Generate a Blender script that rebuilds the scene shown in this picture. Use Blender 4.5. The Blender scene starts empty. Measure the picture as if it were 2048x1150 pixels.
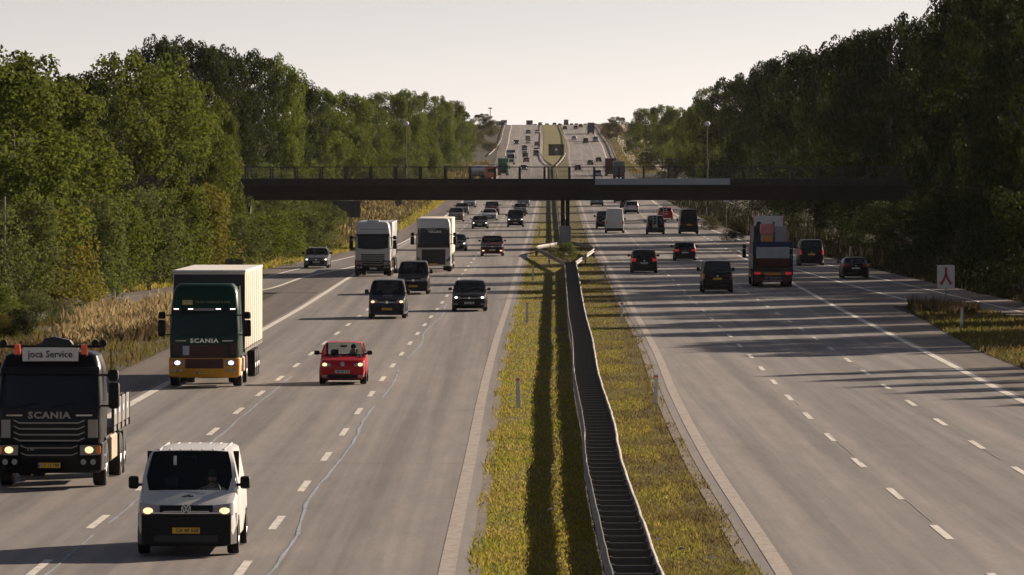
import bpy, bmesh, math, random
import numpy as np
from mathutils import Vector, Matrix
random.seed(7); RNG = np.random.default_rng(11)
SC = bpy.context.scene
COL = SC.collection
# ------------------------------------------------------------------ camera, sky, sun, exposure
CAM_H = 7.25; F = 11700.0; CX = 1024.0; HY = 350.0      # eye height (m), focal length in photo pixels
cam_d = bpy.data.cameras.new('camera'); cam = bpy.data.objects.new('camera', cam_d); COL.objects.link(cam)
cam_d.sensor_width = 36.0; cam_d.lens = F/2048*36.0; cam_d.shift_y = -(575-HY)/2048.0
cam_d.clip_start = 1.0; cam_d.clip_end = 9000.0
cam.location = (0, 0, CAM_H); cam.rotation_euler = (math.radians(90), 0, 0)
SC.camera = cam
SUN_EL = 20.0; SUN_AZ = 45.0                            # degrees; azimuth measured from +Y towards +X
world = bpy.data.worlds.new('World'); SC.world = world; world.use_nodes = True
wn = world.node_tree; wn.nodes.clear()
w_out = wn.nodes.new('ShaderNodeOutputWorld'); w_bg = wn.nodes.new('ShaderNodeBackground')
w_sky = wn.nodes.new('ShaderNodeTexSky'); w_sky.sky_type = 'NISHITA'; w_sky.sun_disc = False
w_sky.sun_elevation = math.radians(SUN_EL); w_sky.sun_rotation = math.radians(SUN_AZ)
w_sky.air_density = 0.8; w_sky.dust_density = 0.45; w_sky.ozone_density = 1.0
w_hsv = wn.nodes.new('ShaderNodeHueSaturation'); w_hsv.inputs['Saturation'].default_value = 0.42
w_hsv.inputs['Value'].default_value = 1.0
w_bg.inputs['Strength'].default_value = 0.064
w_mul = wn.nodes.new('ShaderNodeMix'); w_mul.data_type = 'RGBA'; w_mul.blend_type = 'MULTIPLY'; w_mul.inputs[0].default_value = 1.0; w_mul.inputs[7].default_value = (1.0, .96, 1.03, 1)
wn.links.new(w_sky.outputs[0], w_hsv.inputs['Color']); wn.links.new(w_hsv.outputs[0], w_mul.inputs[6]); 
w_tc = wn.nodes.new('ShaderNodeTexCoord'); w_sep = wn.nodes.new('ShaderNodeSeparateXYZ'); wn.links.new(w_tc.outputs['Generated'], w_sep.inputs[0])
def w_math(op, a, b=None):       # the sky dims smoothly from the hazy horizon upwards, as it does in the picture
    m = wn.nodes.new('ShaderNodeMath'); m.operation = op
    for i, q in enumerate((a, b)):
        if q is None: continue
        if isinstance(q, (int, float)): m.inputs[i].default_value = q
        else: wn.links.new(q, m.inputs[i])
    return m.outputs[0]
w_e = w_math('MAXIMUM', w_sep.outputs[2], 0.0); w_f = w_math('ADD', w_math('MULTIPLY', w_math('EXPONENT', w_math('MULTIPLY', w_e, -22.0)), .56), .44)
w_m2 = wn.nodes.new('ShaderNodeVectorMath'); w_m2.operation = 'SCALE'; wn.links.new(w_mul.outputs[2], w_m2.inputs[0]); wn.links.new(w_f, w_m2.inputs['Scale']); wn.links.new(w_m2.outputs[0], w_bg.inputs[0]); wn.links.new(w_bg.outputs[0], w_out.inputs[0])
sun_d = bpy.data.lights.new('sun', 'SUN'); sun_d.energy = 5.0; sun_d.angle = math.radians(0.53); sun_d.color = (1.0, 0.82, 0.64)
sun = bpy.data.objects.new('sun', sun_d); COL.objects.link(sun)
_el, _az = math.radians(SUN_EL), math.radians(SUN_AZ)
SUN_DIR = Vector((math.sin(_az)*math.cos(_el), math.cos(_az)*math.cos(_el), math.sin(_el)))
sun.rotation_euler = SUN_DIR.to_track_quat('Z', 'Y').to_euler(); sun.location = (60, 60, 80)
SC.view_settings.view_transform = 'Standard'; SC.view_settings.look = 'None'
SC.view_settings.gamma = 1.0; SC.view_settings.use_curve_mapping = False
SC.view_settings.exposure = 0.92
SC.cycles.max_bounces = 6; SC.cycles.transparent_max_bounces = 12
SC.cycles.diffuse_bounces = 3; SC.cycles.glossy_bounces = 3; SC.cycles.transmission_bounces = 4
SC.cycles.use_denoising = True

# ------------------------------------------------------------------ photograph rows -> distances and ground heights
def herm(xs, ys, x):
    """smooth monotone-ish cubic through points"""
    xs = np.asarray(xs, float); ys = np.asarray(ys, float); x = np.asarray(x, float)
    h = np.diff(xs); dl = np.diff(ys)/h
    m = np.zeros_like(xs); m[0] = dl[0]; m[-1] = dl[-1]
    for i in range(1, len(xs)-1):
        if dl[i-1]*dl[i] > 0:
            w1 = 2*h[i]+h[i-1]; w2 = h[i]+2*h[i-1]
            m[i] = (w1+w2)/(w1/dl[i-1]+w2/dl[i])
    xc = np.clip(x, xs[0], xs[-1])
    k = np.clip(np.searchsorted(xs, xc)-1, 0, len(xs)-2)
    t = (xc-xs[k])/h[k]
    r = ((1+2*t)*(1-t)**2)*ys[k] + t*(1-t)**2*h[k]*m[k] + t*t*(3-2*t)*ys[k+1] + t*t*(t-1)*h[k]*m[k+1]
    r = r + np.where(x < xs[0], (x-xs[0])*m[0], 0) + np.where(x > xs[-1], (x-xs[-1])*m[-1], 0)
    return r
TAB = [(1150, 111), (1000, 89.5), (860, 69.6), (709, 48.6), (629, 38.2), (558, 29.9), (500, 22.9), (455, 17.8), (401, 13.0),
       (370, 10.0), (350, 8.3), (330, 7.2), (317, 6.6), (291, 5.9), (271, 5.5), (257, 5.15), (250, 4.9)]
_D = [F/s for y, s in TAB]; _Z = [CAM_H-(y-HY)/s for y, s in TAB]
_D = [-200, 40] + _D + [2560, 2800, 3200]; _Z = [0.04, 0.04] + _Z + [28.9, 29.2, 27.0]
def gz(d): return herm(_D, _Z, d)
_dd = np.linspace(60, 2480, 6000); _yy = HY + F*(CAM_H-gz(_dd))/_dd
def row_d(y): return float(np.interp(-y, -_yy, _dd))
def S(y): return F/row_d(y)
def curve_from(pts):
    a = sorted([(row_d(y), (px-CX)*row_d(y)/F) for y, px in pts])
    return [p[0] for p in a], [p[1] for p in a]
_L = curve_from([(1150, 892), (1000, 923), (900, 944), (804, 962), (700, 987), (600, 1018), (500, 1047), (401, 1075), (326, 1089), (306, 1082.5), (285, 1082), (264, 1080.5), (254, 1080)])
_R = curve_from([(1150, 1569), (1029, 1490), (935, 1428), (868, 1389), (790, 1349), (700, 1311), (600, 1256), (526, 1214), (401, 1159), (317, 1139), (285, 1136), (271, 1130), (257, 1127)])
_B = curve_from([(1150, 1251), (1072, 1230), (990, 1209), (890, 1196), (798, 1174.5), (700, 1162.5), (667, 1155.5), (615, 1148.5), (562, 1142.8), (526, 1137), (490, 1131), (401, 1117), (335, 1109)])
def XL(d): return herm(_L[0], _L[1], np.clip(d, 60, 2300))
def XR(d): return herm(_R[0], _R[1], np.clip(d, 60, 2300))
def XB(d): return herm(_B[0], _B[1], np.clip(d, 60, 1600))
def at(px, y):
    """ground point seen at photo position (px, y)"""
    d = row_d(y); return (px-CX)*d/F, d, float(gz(d))
def atd(px, d): return (px-CX)*d/F
def ztop(y, d): return CAM_H-(y-HY)*d/F

# ------------------------------------------------------------------ object helpers
def tag(o, label=None, cat=None, group=None, kind=None):
    if label: o['label'] = label
    if cat: o['category'] = cat
    if group: o['group'] = group
    if kind: o['kind'] = kind
    return o
def empty(name, loc=(0, 0, 0), rot=(0, 0, 0)):
    o = bpy.data.objects.new(name, None); o.location = loc; o.rotation_euler = rot; o.empty_display_size = .3
    COL.objects.link(o); return o
def link(name, me, parent=None, mat=None):
    o = bpy.data.objects.new(name, me); COL.objects.link(o)
    if parent is not None: o.parent = parent
    if mat is not None:
        if not me.materials: me.materials.append(mat)
        if me.materials[0] != mat:
            o.material_slots[0].link = 'OBJECT'; o.material_slots[0].material = mat
    return o
def np_mesh(name, V, Fc, mat=None, smooth=False, nper=None):
    """V (n,3), Fc (m,k) arrays -> mesh, fast"""
    V = np.asarray(V, np.float32); Fc = np.asarray(Fc, np.int32)
    me = bpy.data.meshes.new(name); k = Fc.shape[1]
    me.vertices.add(len(V)); me.vertices.foreach_set('co', V.ravel())
    me.loops.add(Fc.size); me.loops.foreach_set('vertex_index', Fc.ravel())
    me.polygons.add(len(Fc)); me.polygons.foreach_set('loop_start', np.arange(0, Fc.size, k, dtype=np.int32))
    me.polygons.foreach_set('loop_total', np.full(len(Fc), k, np.int32))
    if smooth: me.polygons.foreach_set('use_smooth', np.ones(len(Fc), bool))
    me.update(calc_edges=True)
    if mat: me.materials.append(mat)
    return me
class MB:
    def __init__(s): s.v = []; s.f = []
    def add(s, vs, fs):
        n = len(s.v); s.v += [tuple(p) for p in vs]; s.f += [tuple(i+n for i in f) for f in fs]; return s
    def box(s, x0, x1, y0, y1, z0, z1):
        return s.add([(x0, y0, z0), (x1, y0, z0), (x1, y1, z0), (x0, y1, z0), (x0, y0, z1), (x1, y0, z1), (x1, y1, z1), (x0, y1, z1)],
                     [(0, 3, 2, 1), (4, 5, 6, 7), (0, 1, 5, 4), (1, 2, 6, 5), (2, 3, 7, 6), (3, 0, 4, 7)])
    def rbox(s, x0, x1, y0, y1, z0, z1, r=.03, seg=2):
        bm = bmesh.new(); bmesh.ops.create_cube(bm, size=1)
        for v in bm.verts: v.co = ((x0+x1)/2+v.co.x*(x1-x0), (y0+y1)/2+v.co.y*(y1-y0), (z0+z1)/2+v.co.z*(z1-z0))
        r = min(r, .49*min(x1-x0, y1-y0, z1-z0))
        bmesh.ops.bevel(bm, geom=list(bm.edges), offset=r, segments=seg, profile=.5, affect='EDGES')
        bm.verts.index_update(); s.add([v.co[:] for v in bm.verts], [[v.index for v in f.verts] for f in bm.faces]); bm.free(); return s
    def cyl(s, c, r, h, ax='z', n=16, r2=None):
        r2 = r if r2 is None else r2; vs = []
        for k, (t, rr) in enumerate(((-h/2, r), (h/2, r2))):
            for i in range(n):
                a = 2*math.pi*i/n; p = (rr*math.cos(a), rr*math.sin(a), t)
                if ax == 'x': p = (p[2], p[0], p[1])
                elif ax == 'y': p = (p[1], p[2], p[0])
                vs.append((c[0]+p[0], c[1]+p[1], c[2]+p[2]))
        fs = [(i, (i+1) % n, n+(i+1) % n, n+i) for i in range(n)] + [tuple(range(n))[::-1], tuple(range(n, 2*n))]
        return s.add(vs, fs)
    def tube(s, pts, rad, n=8):
        pts = [Vector(p) for p in pts]; rad = rad if hasattr(rad, '__len__') else [rad]*len(pts)
        vs = []; up = Vector((0, 0, 1))
        for i, p in enumerate(pts):
            t = (pts[min(i+1, len(pts)-1)]-pts[max(i-1, 0)]).normalized()
            a = t.cross(up if abs(t.z) < .95 else Vector((1, 0, 0))).normalized(); b = t.cross(a)
            for k in range(n):
                q = 2*math.pi*k/n; vs.append(p+(a*math.cos(q)+b*math.sin(q))*rad[i])
        m = len(pts)
        fs = [(i*n+k, i*n+(k+1) % n, (i+1)*n+(k+1) % n, (i+1)*n+k) for i in range(m-1) for k in range(n)]
        fs += [tuple(range(n))[::-1], tuple(range((m-1)*n, m*n))]
        return s.add(vs, fs)
    def ball(s, c, r, nu=12, nv=8):
        rx, ry, rz = r if hasattr(r, '__len__') else (r, r, r)
        vs = [(c[0], c[1], c[2]-rz)]
        for j in range(1, nv):
            p = -math.pi/2+math.pi*j/nv
            for i in range(nu):
                a = 2*math.pi*i/nu; vs.append((c[0]+rx*math.cos(p)*math.cos(a), c[1]+ry*math.cos(p)*math.sin(a), c[2]+rz*math.sin(p)))
        vs.append((c[0], c[1], c[2]+rz)); fs = []
        for i in range(nu):
            fs.append((0, 1+(i+1) % nu, 1+i))
            for j in range(nv-2): a = 1+j*nu; fs.append((a+i, a+(i+1) % nu, a+nu+(i+1) % nu, a+nu+i))
            a = 1+(nv-2)*nu; fs.append((a+i, a+(i+1) % nu, len(vs)-1))
        return s.add(vs, fs)
    def prism(s, poly, y0, y1):
        """polygon of (x,z) extruded from y0 to y1"""
        n = len(poly)
        return s.add([(x, y0, z) for x, z in poly]+[(x, y1, z) for x, z in poly],
                     [tuple(range(n)), tuple(range(n, 2*n))[::-1]]+[(i, i+n, (i+1) % n+n, (i+1) % n) for i in range(n)])
    def mesh(s, name, mat=None, smooth=0):
        me = bpy.data.meshes.new(name); me.from_pydata(s.v, [], s.f); me.update()
        if smooth:
            me.polygons.foreach_set('use_smooth', np.ones(len(me.polygons), bool)); me.set_sharp_from_angle(angle=math.radians(smooth))
        if mat: me.materials.append(mat)
        return me
    def obj(s, name, mat=None, parent=None, smooth=0): return link(name, s.mesh(name, mat, smooth), parent)
def text_mesh(txt, size, mat=None, extrude=.004, bold=0.0, align='CENTER', spacing=1.0):
    """lettering standing upright, facing -Y"""
    c = bpy.data.curves.new('lettering', 'FONT'); c.body = txt; c.size = size; c.extrude = extrude; c.align_x = align; c.align_y = 'CENTER'
    c.offset = bold; c.resolution_u = 2; c.space_character = spacing
    o = bpy.data.objects.new('t', c); me = bpy.data.meshes.new_from_object(o); bpy.data.objects.remove(o); bpy.data.curves.remove(c)
    me.transform(Matrix.Rotation(math.pi/2, 4, 'X')); me.name = 'lettering'
    me.materials.clear()
    if mat: me.materials.append(mat)
    return me

# ------------------------------------------------------------------ materials
MAT = {}
def newmat(name):
    m = bpy.data.materials.new(name); m.use_nodes = True; nt = m.node_tree; nt.nodes.clear()
    out = nt.nodes.new('ShaderNodeOutputMaterial'); MAT[name] = m; return m, nt, out
def nd(nt, t, **kw):
    n = nt.nodes.new(t)
    for k, v in kw.items():
        if k in n.inputs: n.inputs[k].default_value = v
        else: setattr(n, k, v)
    return n
def ramp(nt, fac, stops):
    r = nt.nodes.new('ShaderNodeValToRGB'); e = r.color_ramp.elements
    while len(e) < len(stops): e.new(.5)
    for el, (p, c) in zip(e, stops): el.position = p; el.color = (*c, 1) if len(c) == 3 else c
    nt.links.new(fac, r.inputs[0]); return r.outputs[0]
def mixc(nt, fac, a, b, mode='MIX'):
    m = nt.nodes.new('ShaderNodeMix'); m.data_type = 'RGBA'; m.blend_type = mode
    for s, v in ((0, fac), (6, a), (7, b)):
        if isinstance(v, bpy.types.NodeSocket): nt.links.new(v, m.inputs[s])
        elif s == 0: m.inputs[0].default_value = v
        else: m.inputs[s].default_value = (*v, 1)
    return m.outputs[2]
def coords(nt, scale=(1, 1, 1), obj=True):
    tc = nt.nodes.new('ShaderNodeTexCoord'); mp = nt.nodes.new('ShaderNodeMapping'); mp.inputs['Scale'].default_value = scale
    nt.links.new(tc.outputs['Object'], mp.inputs[0]); return mp.outputs[0]
def noise(nt, vec, scale, detail=4, rough=.6):
    n = nd(nt, 'ShaderNodeTexNoise', Scale=scale, Detail=detail, Roughness=rough); nt.links.new(vec, n.inputs['Vector']); return n.outputs[0]
def pbr(name, col, rough=.5, metal=0, spec=.5, coat=0, var=.06, nscale=3.0, bump=0, bscale=40, emit=None, estr=0, dirt=0, dirtcol=(.16, .14, .12)):
    m, nt, out = newmat(name); b = nd(nt, 'ShaderNodeBsdfPrincipled', Roughness=rough, Metallic=metal)
    b.inputs['Specular IOR Level'].default_value = spec; b.inputs['Coat Weight'].default_value = coat; b.inputs['Coat Roughness'].default_value = .06
    v = coords(nt); n1 = noise(nt, v, nscale)
    c = ramp(nt, n1, [(.3, tuple(x*(1-var) for x in col)), (.7, tuple(min(1, x*(1+var)) for x in col))])
    if dirt:
        n2 = noise(nt, v, 1.7, 6, .7); d = ramp(nt, n2, [(.42, (0, 0, 0)), (.75, (dirt,)*3)])
        c = mixc(nt, d, c, dirtcol)
        rr = ramp(nt, n2, [(.4, (rough,)*3), (.75, (min(1, rough+.35),)*3)]); nt.links.new(rr, b.inputs['Roughness'])
    nt.links.new(c, b.inputs['Base Color'])
    if bump:
        n3 = noise(nt, v, bscale, 3); bp = nd(nt, 'ShaderNodeBump', Strength=bump, Distance=.02); nt.links.new(n3, bp.inputs['Height']); nt.links.new(bp.outputs[0], b.inputs['Normal'])
    if emit:
        b.inputs['Emission Color'].default_value = (*emit, 1); b.inputs['Emission Strength'].default_value = estr
    nt.links.new(b.outputs[0], out.inputs[0]); return m
def asphalt(name, c0, c1, streak=.5, patch=(.08, .07, .065)):
    m, nt, out = newmat(name); b = nd(nt, 'ShaderNodeBsdfPrincipled', Roughness=.68); b.inputs['Specular IOR Level'].default_value = .4
    long_ = noise(nt, coords(nt, (.9, .004, 1)), 1.0, 6, .65)        # wheel tracks running along the road
    blot = noise(nt, coords(nt, (.12, .02, 1)), 1.0, 5, .6)
    fine = noise(nt, coords(nt, (9, 9, 9)), 1.0, 3, .7)
    c = ramp(nt, long_, [(.40, c0), (.60, c1)])
    c = mixc(nt, ramp(nt, blot, [(.45, (0, 0, 0)), (.72, (streak,)*3)]), c, patch)
    g = ramp(nt, fine, [(.3, (.82, .82, .82)), (.7, (1.15, 1.15, 1.15))]); c = mixc(nt, 1.0, c, g, 'MULTIPLY')
    med = noise(nt, coords(nt, (1.6, .12, 1)), 1.0, 6, .75); g2 = ramp(nt, med, [(.36, (.84, .84, .85)), (.62, (1.08, 1.07, 1.05))]); c = mixc(nt, 1.0, c, g2, 'MULTIPLY')
    nt.links.new(c, b.inputs['Base Color'])
    bp = nd(nt, 'ShaderNodeBump', Strength=.25, Distance=.01); nt.links.new(fine, bp.inputs['Height']); nt.links.new(bp.outputs[0], b.inputs['Normal'])
    nt.links.new(b.outputs[0], out.inputs[0]); return m
M_ROAD = asphalt('road_asphalt', (.126, .114, .107), (.224, .201, .186), .28, (.12, .112, .105))
M_SHOULDER = asphalt('shoulder_asphalt', (.070, .052, .042), (.125, .095, .075), .4, (.05, .042, .037))
M_SLIP = asphalt('slip_asphalt', (.11, .10, .095), (.155, .14, .13), .35)
M_OLD = asphalt('old_asphalt', (.075, .06, .052), (.12, .10, .085), .5)
def paint_mat(name, col):
    m, nt, out = newmat(name); b = nd(nt, 'ShaderNodeBsdfPrincipled', Roughness=.7)
    n = noise(nt, coords(nt, (3, 1.2, 3)), 1.5, 6, .75); c = ramp(nt, n, [(.3, tuple(x*.55 for x in col)), (.55, col)])
    nt.links.new(c, b.inputs['Base Color']); nt.links.new(b.outputs[0], out.inputs[0]); return m
M_LINE = paint_mat('road_paint', (.62, .59, .54)); M_LINE2 = paint_mat('worn_road_paint', (.33, .285, .245)); M_SEAL = paint_mat('crack_sealant', (.27, .31, .37)); M_SEALP = paint_mat('pale_crack', (.27, .25, .235))
def grass_mat(name, cols, scale=.5, sub=0.25):
    m, nt, out = newmat(name); b = nd(nt, 'ShaderNodeBsdfPrincipled', Roughness=.85); b.inputs['Specular IOR Level'].default_value = .15
    n1 = noise(nt, coords(nt, (1.0, .35, 1)), scale, 6, .7); c = ramp(nt, n1, [(.28+.44*i/(len(cols)-1), q) for i, q in enumerate(cols)])
    rp = nt.nodes.new('ShaderNodeNewGeometry'); g = ramp(nt, rp.outputs['Random Per Island'], [(0, (.6, .6, .6)), (1, (1.45, 1.4, 1.3))])
    c = mixc(nt, 1.0, c, g, 'MULTIPLY'); nt.links.new(c, b.inputs['Base Color'])
    tr = nd(nt, 'ShaderNodeBsdfTranslucent'); nt.links.new(c, tr.inputs[0]); mx = nd(nt, 'ShaderNodeMixShader', Fac=sub)
    nt.links.new(b.outputs[0], mx.inputs[1]); nt.links.new(tr.outputs[0], mx.inputs[2]); nt.links.new(mx.outputs[0], out.inputs[0]); return m
M_SOIL = grass_mat('median_turf', [(.035, .042, .009), (.075, .080, .014), (.075, .055, .024), (.05, .06, .012)], .6, 0)
M_GRASS = grass_mat('median_grass', [(.13, .155, .025), (.22, .215, .035), (.27, .215, .06), (.16, .175, .03)], .45, .55)
M_DRYGRASS = grass_mat('dry_grass', [(.12, .14, .03), (.22, .19, .06), (.13, .10, .045), (.20, .20, .05)], .45, .35)
M_REED = grass_mat('reed', [(.24, .18, .09), (.33, .26, .14), (.16, .115, .06)], .4, .4)
M_VERGE = grass_mat('verge_grass', [(.07, .085, .02), (.13, .13, .03), (.17, .12, .05), (.09, .10, .02)], .3, .35)
M_SHADEWEED = grass_mat('shaded_weed', [(.018, .022, .008), (.035, .033, .014), (.025, .022, .010)], .5, .2)  # weed colour darkened to hold the tree shade on the right verge
M_WEED = grass_mat('weed', [(.06, .05, .025), (.10, .07, .035), (.045, .05, .018)], .8, .3)
M_GROUND = grass_mat('ground', [(.022, .026, .009), (.045, .042, .018), (.03, .032, .012)], .15, 0)
M_DIRT = pbr('dirt', (.10, .075, .05), .95, var=.35, nscale=.7)
def leaf_mat(name, a, b_, under, trans=.35):
    m, nt, out = newmat(name)
    geo = nt.nodes.new('ShaderNodeNewGeometry'); oi = nt.nodes.new('ShaderNodeObjectInfo')
    c = ramp(nt, geo.outputs['Random Per Island'], [(0, a), (.6, b_), (.93, b_), (1, tuple(min(1, x*1.5) for x in b_))])
    n = noise(nt, coords(nt), .35, 2); c = mixc(nt, ramp(nt, n, [(.4, (0, 0, 0)), (.7, (.5, .5, .5))]), c, tuple(x*y for x, y in zip(b_, (1.25, 1.05, .7))))
    hv = nd(nt, 'ShaderNodeHueSaturation'); v = nd(nt, 'ShaderNodeMapRange'); v.inputs[3].default_value = .66; v.inputs[4].default_value = 1.3
    hh = nd(nt, 'ShaderNodeMapRange'); hh.inputs[3].default_value = .478; hh.inputs[4].default_value = .515
    nt.links.new(oi.outputs['Random'], v.inputs[0]); nt.links.new(v.outputs[0], hv.inputs['Value'])
    nt.links.new(oi.outputs['Random'], hh.inputs[0]); nt.links.new(hh.outputs[0], hv.inputs['Hue']); nt.links.new(c, hv.inputs['Color'])
    c2 = mixc(nt, geo.outputs['Backfacing'], hv.outputs[0], under)
    b = nd(nt, 'ShaderNodeBsdfPrincipled', Roughness=.75); b.inputs['Specular IOR Level'].default_value = .05; nt.links.new(c2, b.inputs['Base Color'])
    tr = nd(nt, 'ShaderNodeBsdfTranslucent'); tc = mixc(nt, .5, hv.outputs[0], (.13, .17, .02)); nt.links.new(tc, tr.inputs[0])
    mx = nd(nt, 'ShaderNodeMixShader', Fac=trans); nt.links.new(b.outputs[0], mx.inputs[1]); nt.links.new(tr.outputs[0], mx.inputs[2]); nt.links.new(mx.outputs[0], out.inputs[0])
    return m
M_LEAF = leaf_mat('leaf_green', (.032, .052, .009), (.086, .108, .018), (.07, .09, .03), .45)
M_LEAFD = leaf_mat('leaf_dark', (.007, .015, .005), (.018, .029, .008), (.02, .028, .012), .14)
M_LEAFS = leaf_mat('leaf_silver', (.05, .066, .02), (.10, .12, .038), (.19, .20, .13), .35)
M_LEAFY = leaf_mat('leaf_autumn', (.12, .10, .02), (.20, .15, .03), (.15, .13, .06), .4)
M_LEAFB = leaf_mat('leaf_brown', (.07, .055, .03), (.12, .085, .045), (.10, .08, .05), .3)
M_BARK = pbr('bark', (.10, .085, .07), .9, var=.4, nscale=6); M_PALEBARK = pbr('pale_bark', (.32, .29, .24), .9, var=.3, nscale=5)
M_STEEL = pbr('galvanised_steel', (.20, .19, .18), .65, metal=.3, var=.18, nscale=.9, dirt=.5)
M_STEELD = pbr('weathered_steel', (.10, .09, .08), .7, metal=.3, var=.25); M_STEELL = pbr('spacer_steel', (.075, .073, .072), .7, metal=.1, var=.2); M_RAILSHADE = pbr('rail_shade_soil', (.025, .02, .016), .95, var=.4, nscale=2)
M_CONC = pbr('concrete', (.36, .34, .31), .85, var=.12, nscale=2, bump=.2, dirt=.4)
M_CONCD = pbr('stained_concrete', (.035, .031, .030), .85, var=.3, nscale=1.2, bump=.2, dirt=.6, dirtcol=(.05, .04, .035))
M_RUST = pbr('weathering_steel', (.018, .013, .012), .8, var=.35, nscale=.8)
M_BLACKM = pbr('black_metal', (.018, .018, .02), .55, var=.2)
M_WHITEP = pbr('white_plastic', (.72, .70, .66), .5, var=.05, dirt=.25)
M_ORANGE = pbr('orange_reflector', (.75, .16, .03), .35, var=.05)
M_GREYP = pbr('grey_sheet', (.36, .40, .45), .6, var=.08, nscale=1.0)
M_SIGNB = pbr('sign_back', (.085, .085, .09), .6, metal=.2, var=.2, dirt=.3)
M_BLUE = pbr('plate_blue', (.02, .06, .35), .5); M_LETD = pbr('dark_lettering', (.03, .03, .035), .5)
# ------------------------------------------------------------------ ground, carriageways, markings
DS = np.unique(np.concatenate([[-200, -100, 0, 40], np.arange(60, 700, 4.0), np.arange(700, 1500, 8.0), np.arange(1500, 2640, 10.0), np.arange(2640, 3210, 30.0)]))
ZS = gz(DS)
def zs(d): return np.interp(d, DS, ZS)                # exactly the sampled ground line
def stations(d0, d1):
    q = DS[(DS > d0+.01) & (DS < d1-.01)]; return np.concatenate([[d0], q, [d1]])
def strip(name, xa, xb, d0, d1, dz, mat, kind='structure', cols=1, parent=None, sts=None):
    q = stations(d0, d1) if sts is None else sts
    n = len(q); A = np.array([xa(d) if callable(xa) else xa for d in q]); Bx = np.array([xb(d) if callable(xb) else xb for d in q])
    V = []; t = np.linspace(0, 1, cols+1)
    for k in range(n):
        for u in t: V.append((A[k]*(1-u)+Bx[k]*u, q[k], zs(q[k])+dz))
    c = cols+1; Fc = [(k*c+j, k*c+j+1, (k+1)*c+j+1, (k+1)*c+j) for k in range(n-1) for j in range(cols)]
    o = link(name, np_mesh(name, V, Fc, mat), parent)
    if kind: o['kind'] = kind
    return o
# terrain sheet: flat by the road, uneven further out
xs = np.concatenate([[-1500, -900, -500, -300, -180, -120, -90, -70, -55], np.arange(-46, 47, 4.0), [55, 70, 90, 120, 180, 300, 500, 900, 1500]])
V = []
for d, z in zip(DS, ZS):
    for x in xs:
        c = (float(XL(d))+float(XR(d)))/2; r = abs(x-c); u = max(0, (r-34)/60)
        V.append((x, d, z-.06+min(u, 3)*(1.1*math.sin(d*.011+x*.02)+.4*math.sin(d*.05))-(0 if r < 34 else min(2.5, (r-34)*.02))))
nx = len(xs); Fc = [(k*nx+j, k*nx+j+1, (k+1)*nx+j+1, (k+1)*nx+j) for k in range(len(DS)-1) for j in range(nx-1)]
g = link('ground', np_mesh('ground', V, Fc, M_GROUND, True)); g['kind'] = 'structure'
RW = 11.25; D0, D1 = -150.0, 3150.0
strip('shoulder_left', lambda d: XL(d)-RW-2.9, lambda d: XL(d)-RW+.2, D0, D1, -.022, M_SHOULDER)
strip('road_left', lambda d: XL(d)-RW-.35, lambda d: XL(d)+.40, D0, D1, -.008, M_ROAD, cols=2)
strip('road_right', lambda d: XR(d)-.40, lambda d: XR(d)+RW+.35, D0, D1, -.008, M_ROAD, cols=2)
strip('shoulder_right', lambda d: XR(d)+RW-.2, lambda d: XR(d)+RW+3.2, D0, D1, -.022, M_SHOULDER)
strip('gravel_edge_left', lambda d: XL(d)+.40, lambda d: XL(d)+.62, D0, D1, -.016, M_DIRT)
strip('gravel_edge_right', lambda d: XR(d)-.66, lambda d: XR(d)-.40, D0, D1, -.016, M_DIRT)
strip('median_turf', lambda d: XL(d)+.55, lambda d: XR(d)-.55, D0, D1, -.034, M_SOIL, cols=2)
# solid edge lines
LW = .30
strip('inner_edge_line_left', lambda d: XL(d)-LW/2, lambda d: XL(d)+LW/2, 60, 3100, 0, M_LINE2)
strip('inner_edge_line_right', lambda d: XR(d)-LW/2, lambda d: XR(d)+LW/2, 60, 3100, 0, M_LINE2)
# the exit road on the left and the entry road on the right, as (distance, x) pairs
def dx(pts): a = sorted([(row_d(y), (px-CX)*row_d(y)/F) for px, y in pts]); return [p[0] for p in a], [p[1] for p in a]
E_L = dx([(0, 668), (60, 632), (130, 606), (231, 593), (339, 583), (430, 571), (522, 555.6), (582, 541), (709, 512), (794, 490), (824, 475)])
E_R = dx([(0, 700), (60, 664), (140, 634), (238, 609), (339, 596), (430, 588), (531, 579), (607, 554.5), (709, 532.5), (760, 518)])
def EL(d): return herm(E_L[0], E_L[1], d)
def ER(d): return herm(E_R[0], E_R[1], d)
N_R = dx([(1298.6, 397), (1321.6, 413.5), (1409.6, 454.6), (1490, 483), (1560, 503), (1650, 528), (1741, 552), (1850, 578), (1940, 599), (2048, 625)])
N_L = dx([(1470.9, 498.6), (1497.6, 512), (1591, 538.6), (1694, 568), (1811, 599), (1890, 617), (2048, 650)])
def NR(d): return herm(N_R[0], N_R[1], d)
def NL(d): return herm(N_L[0], N_L[1], d)
eL0, eR0, eR1 = E_L[0][0], E_R[0][0], E_R[0][-1]
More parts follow.
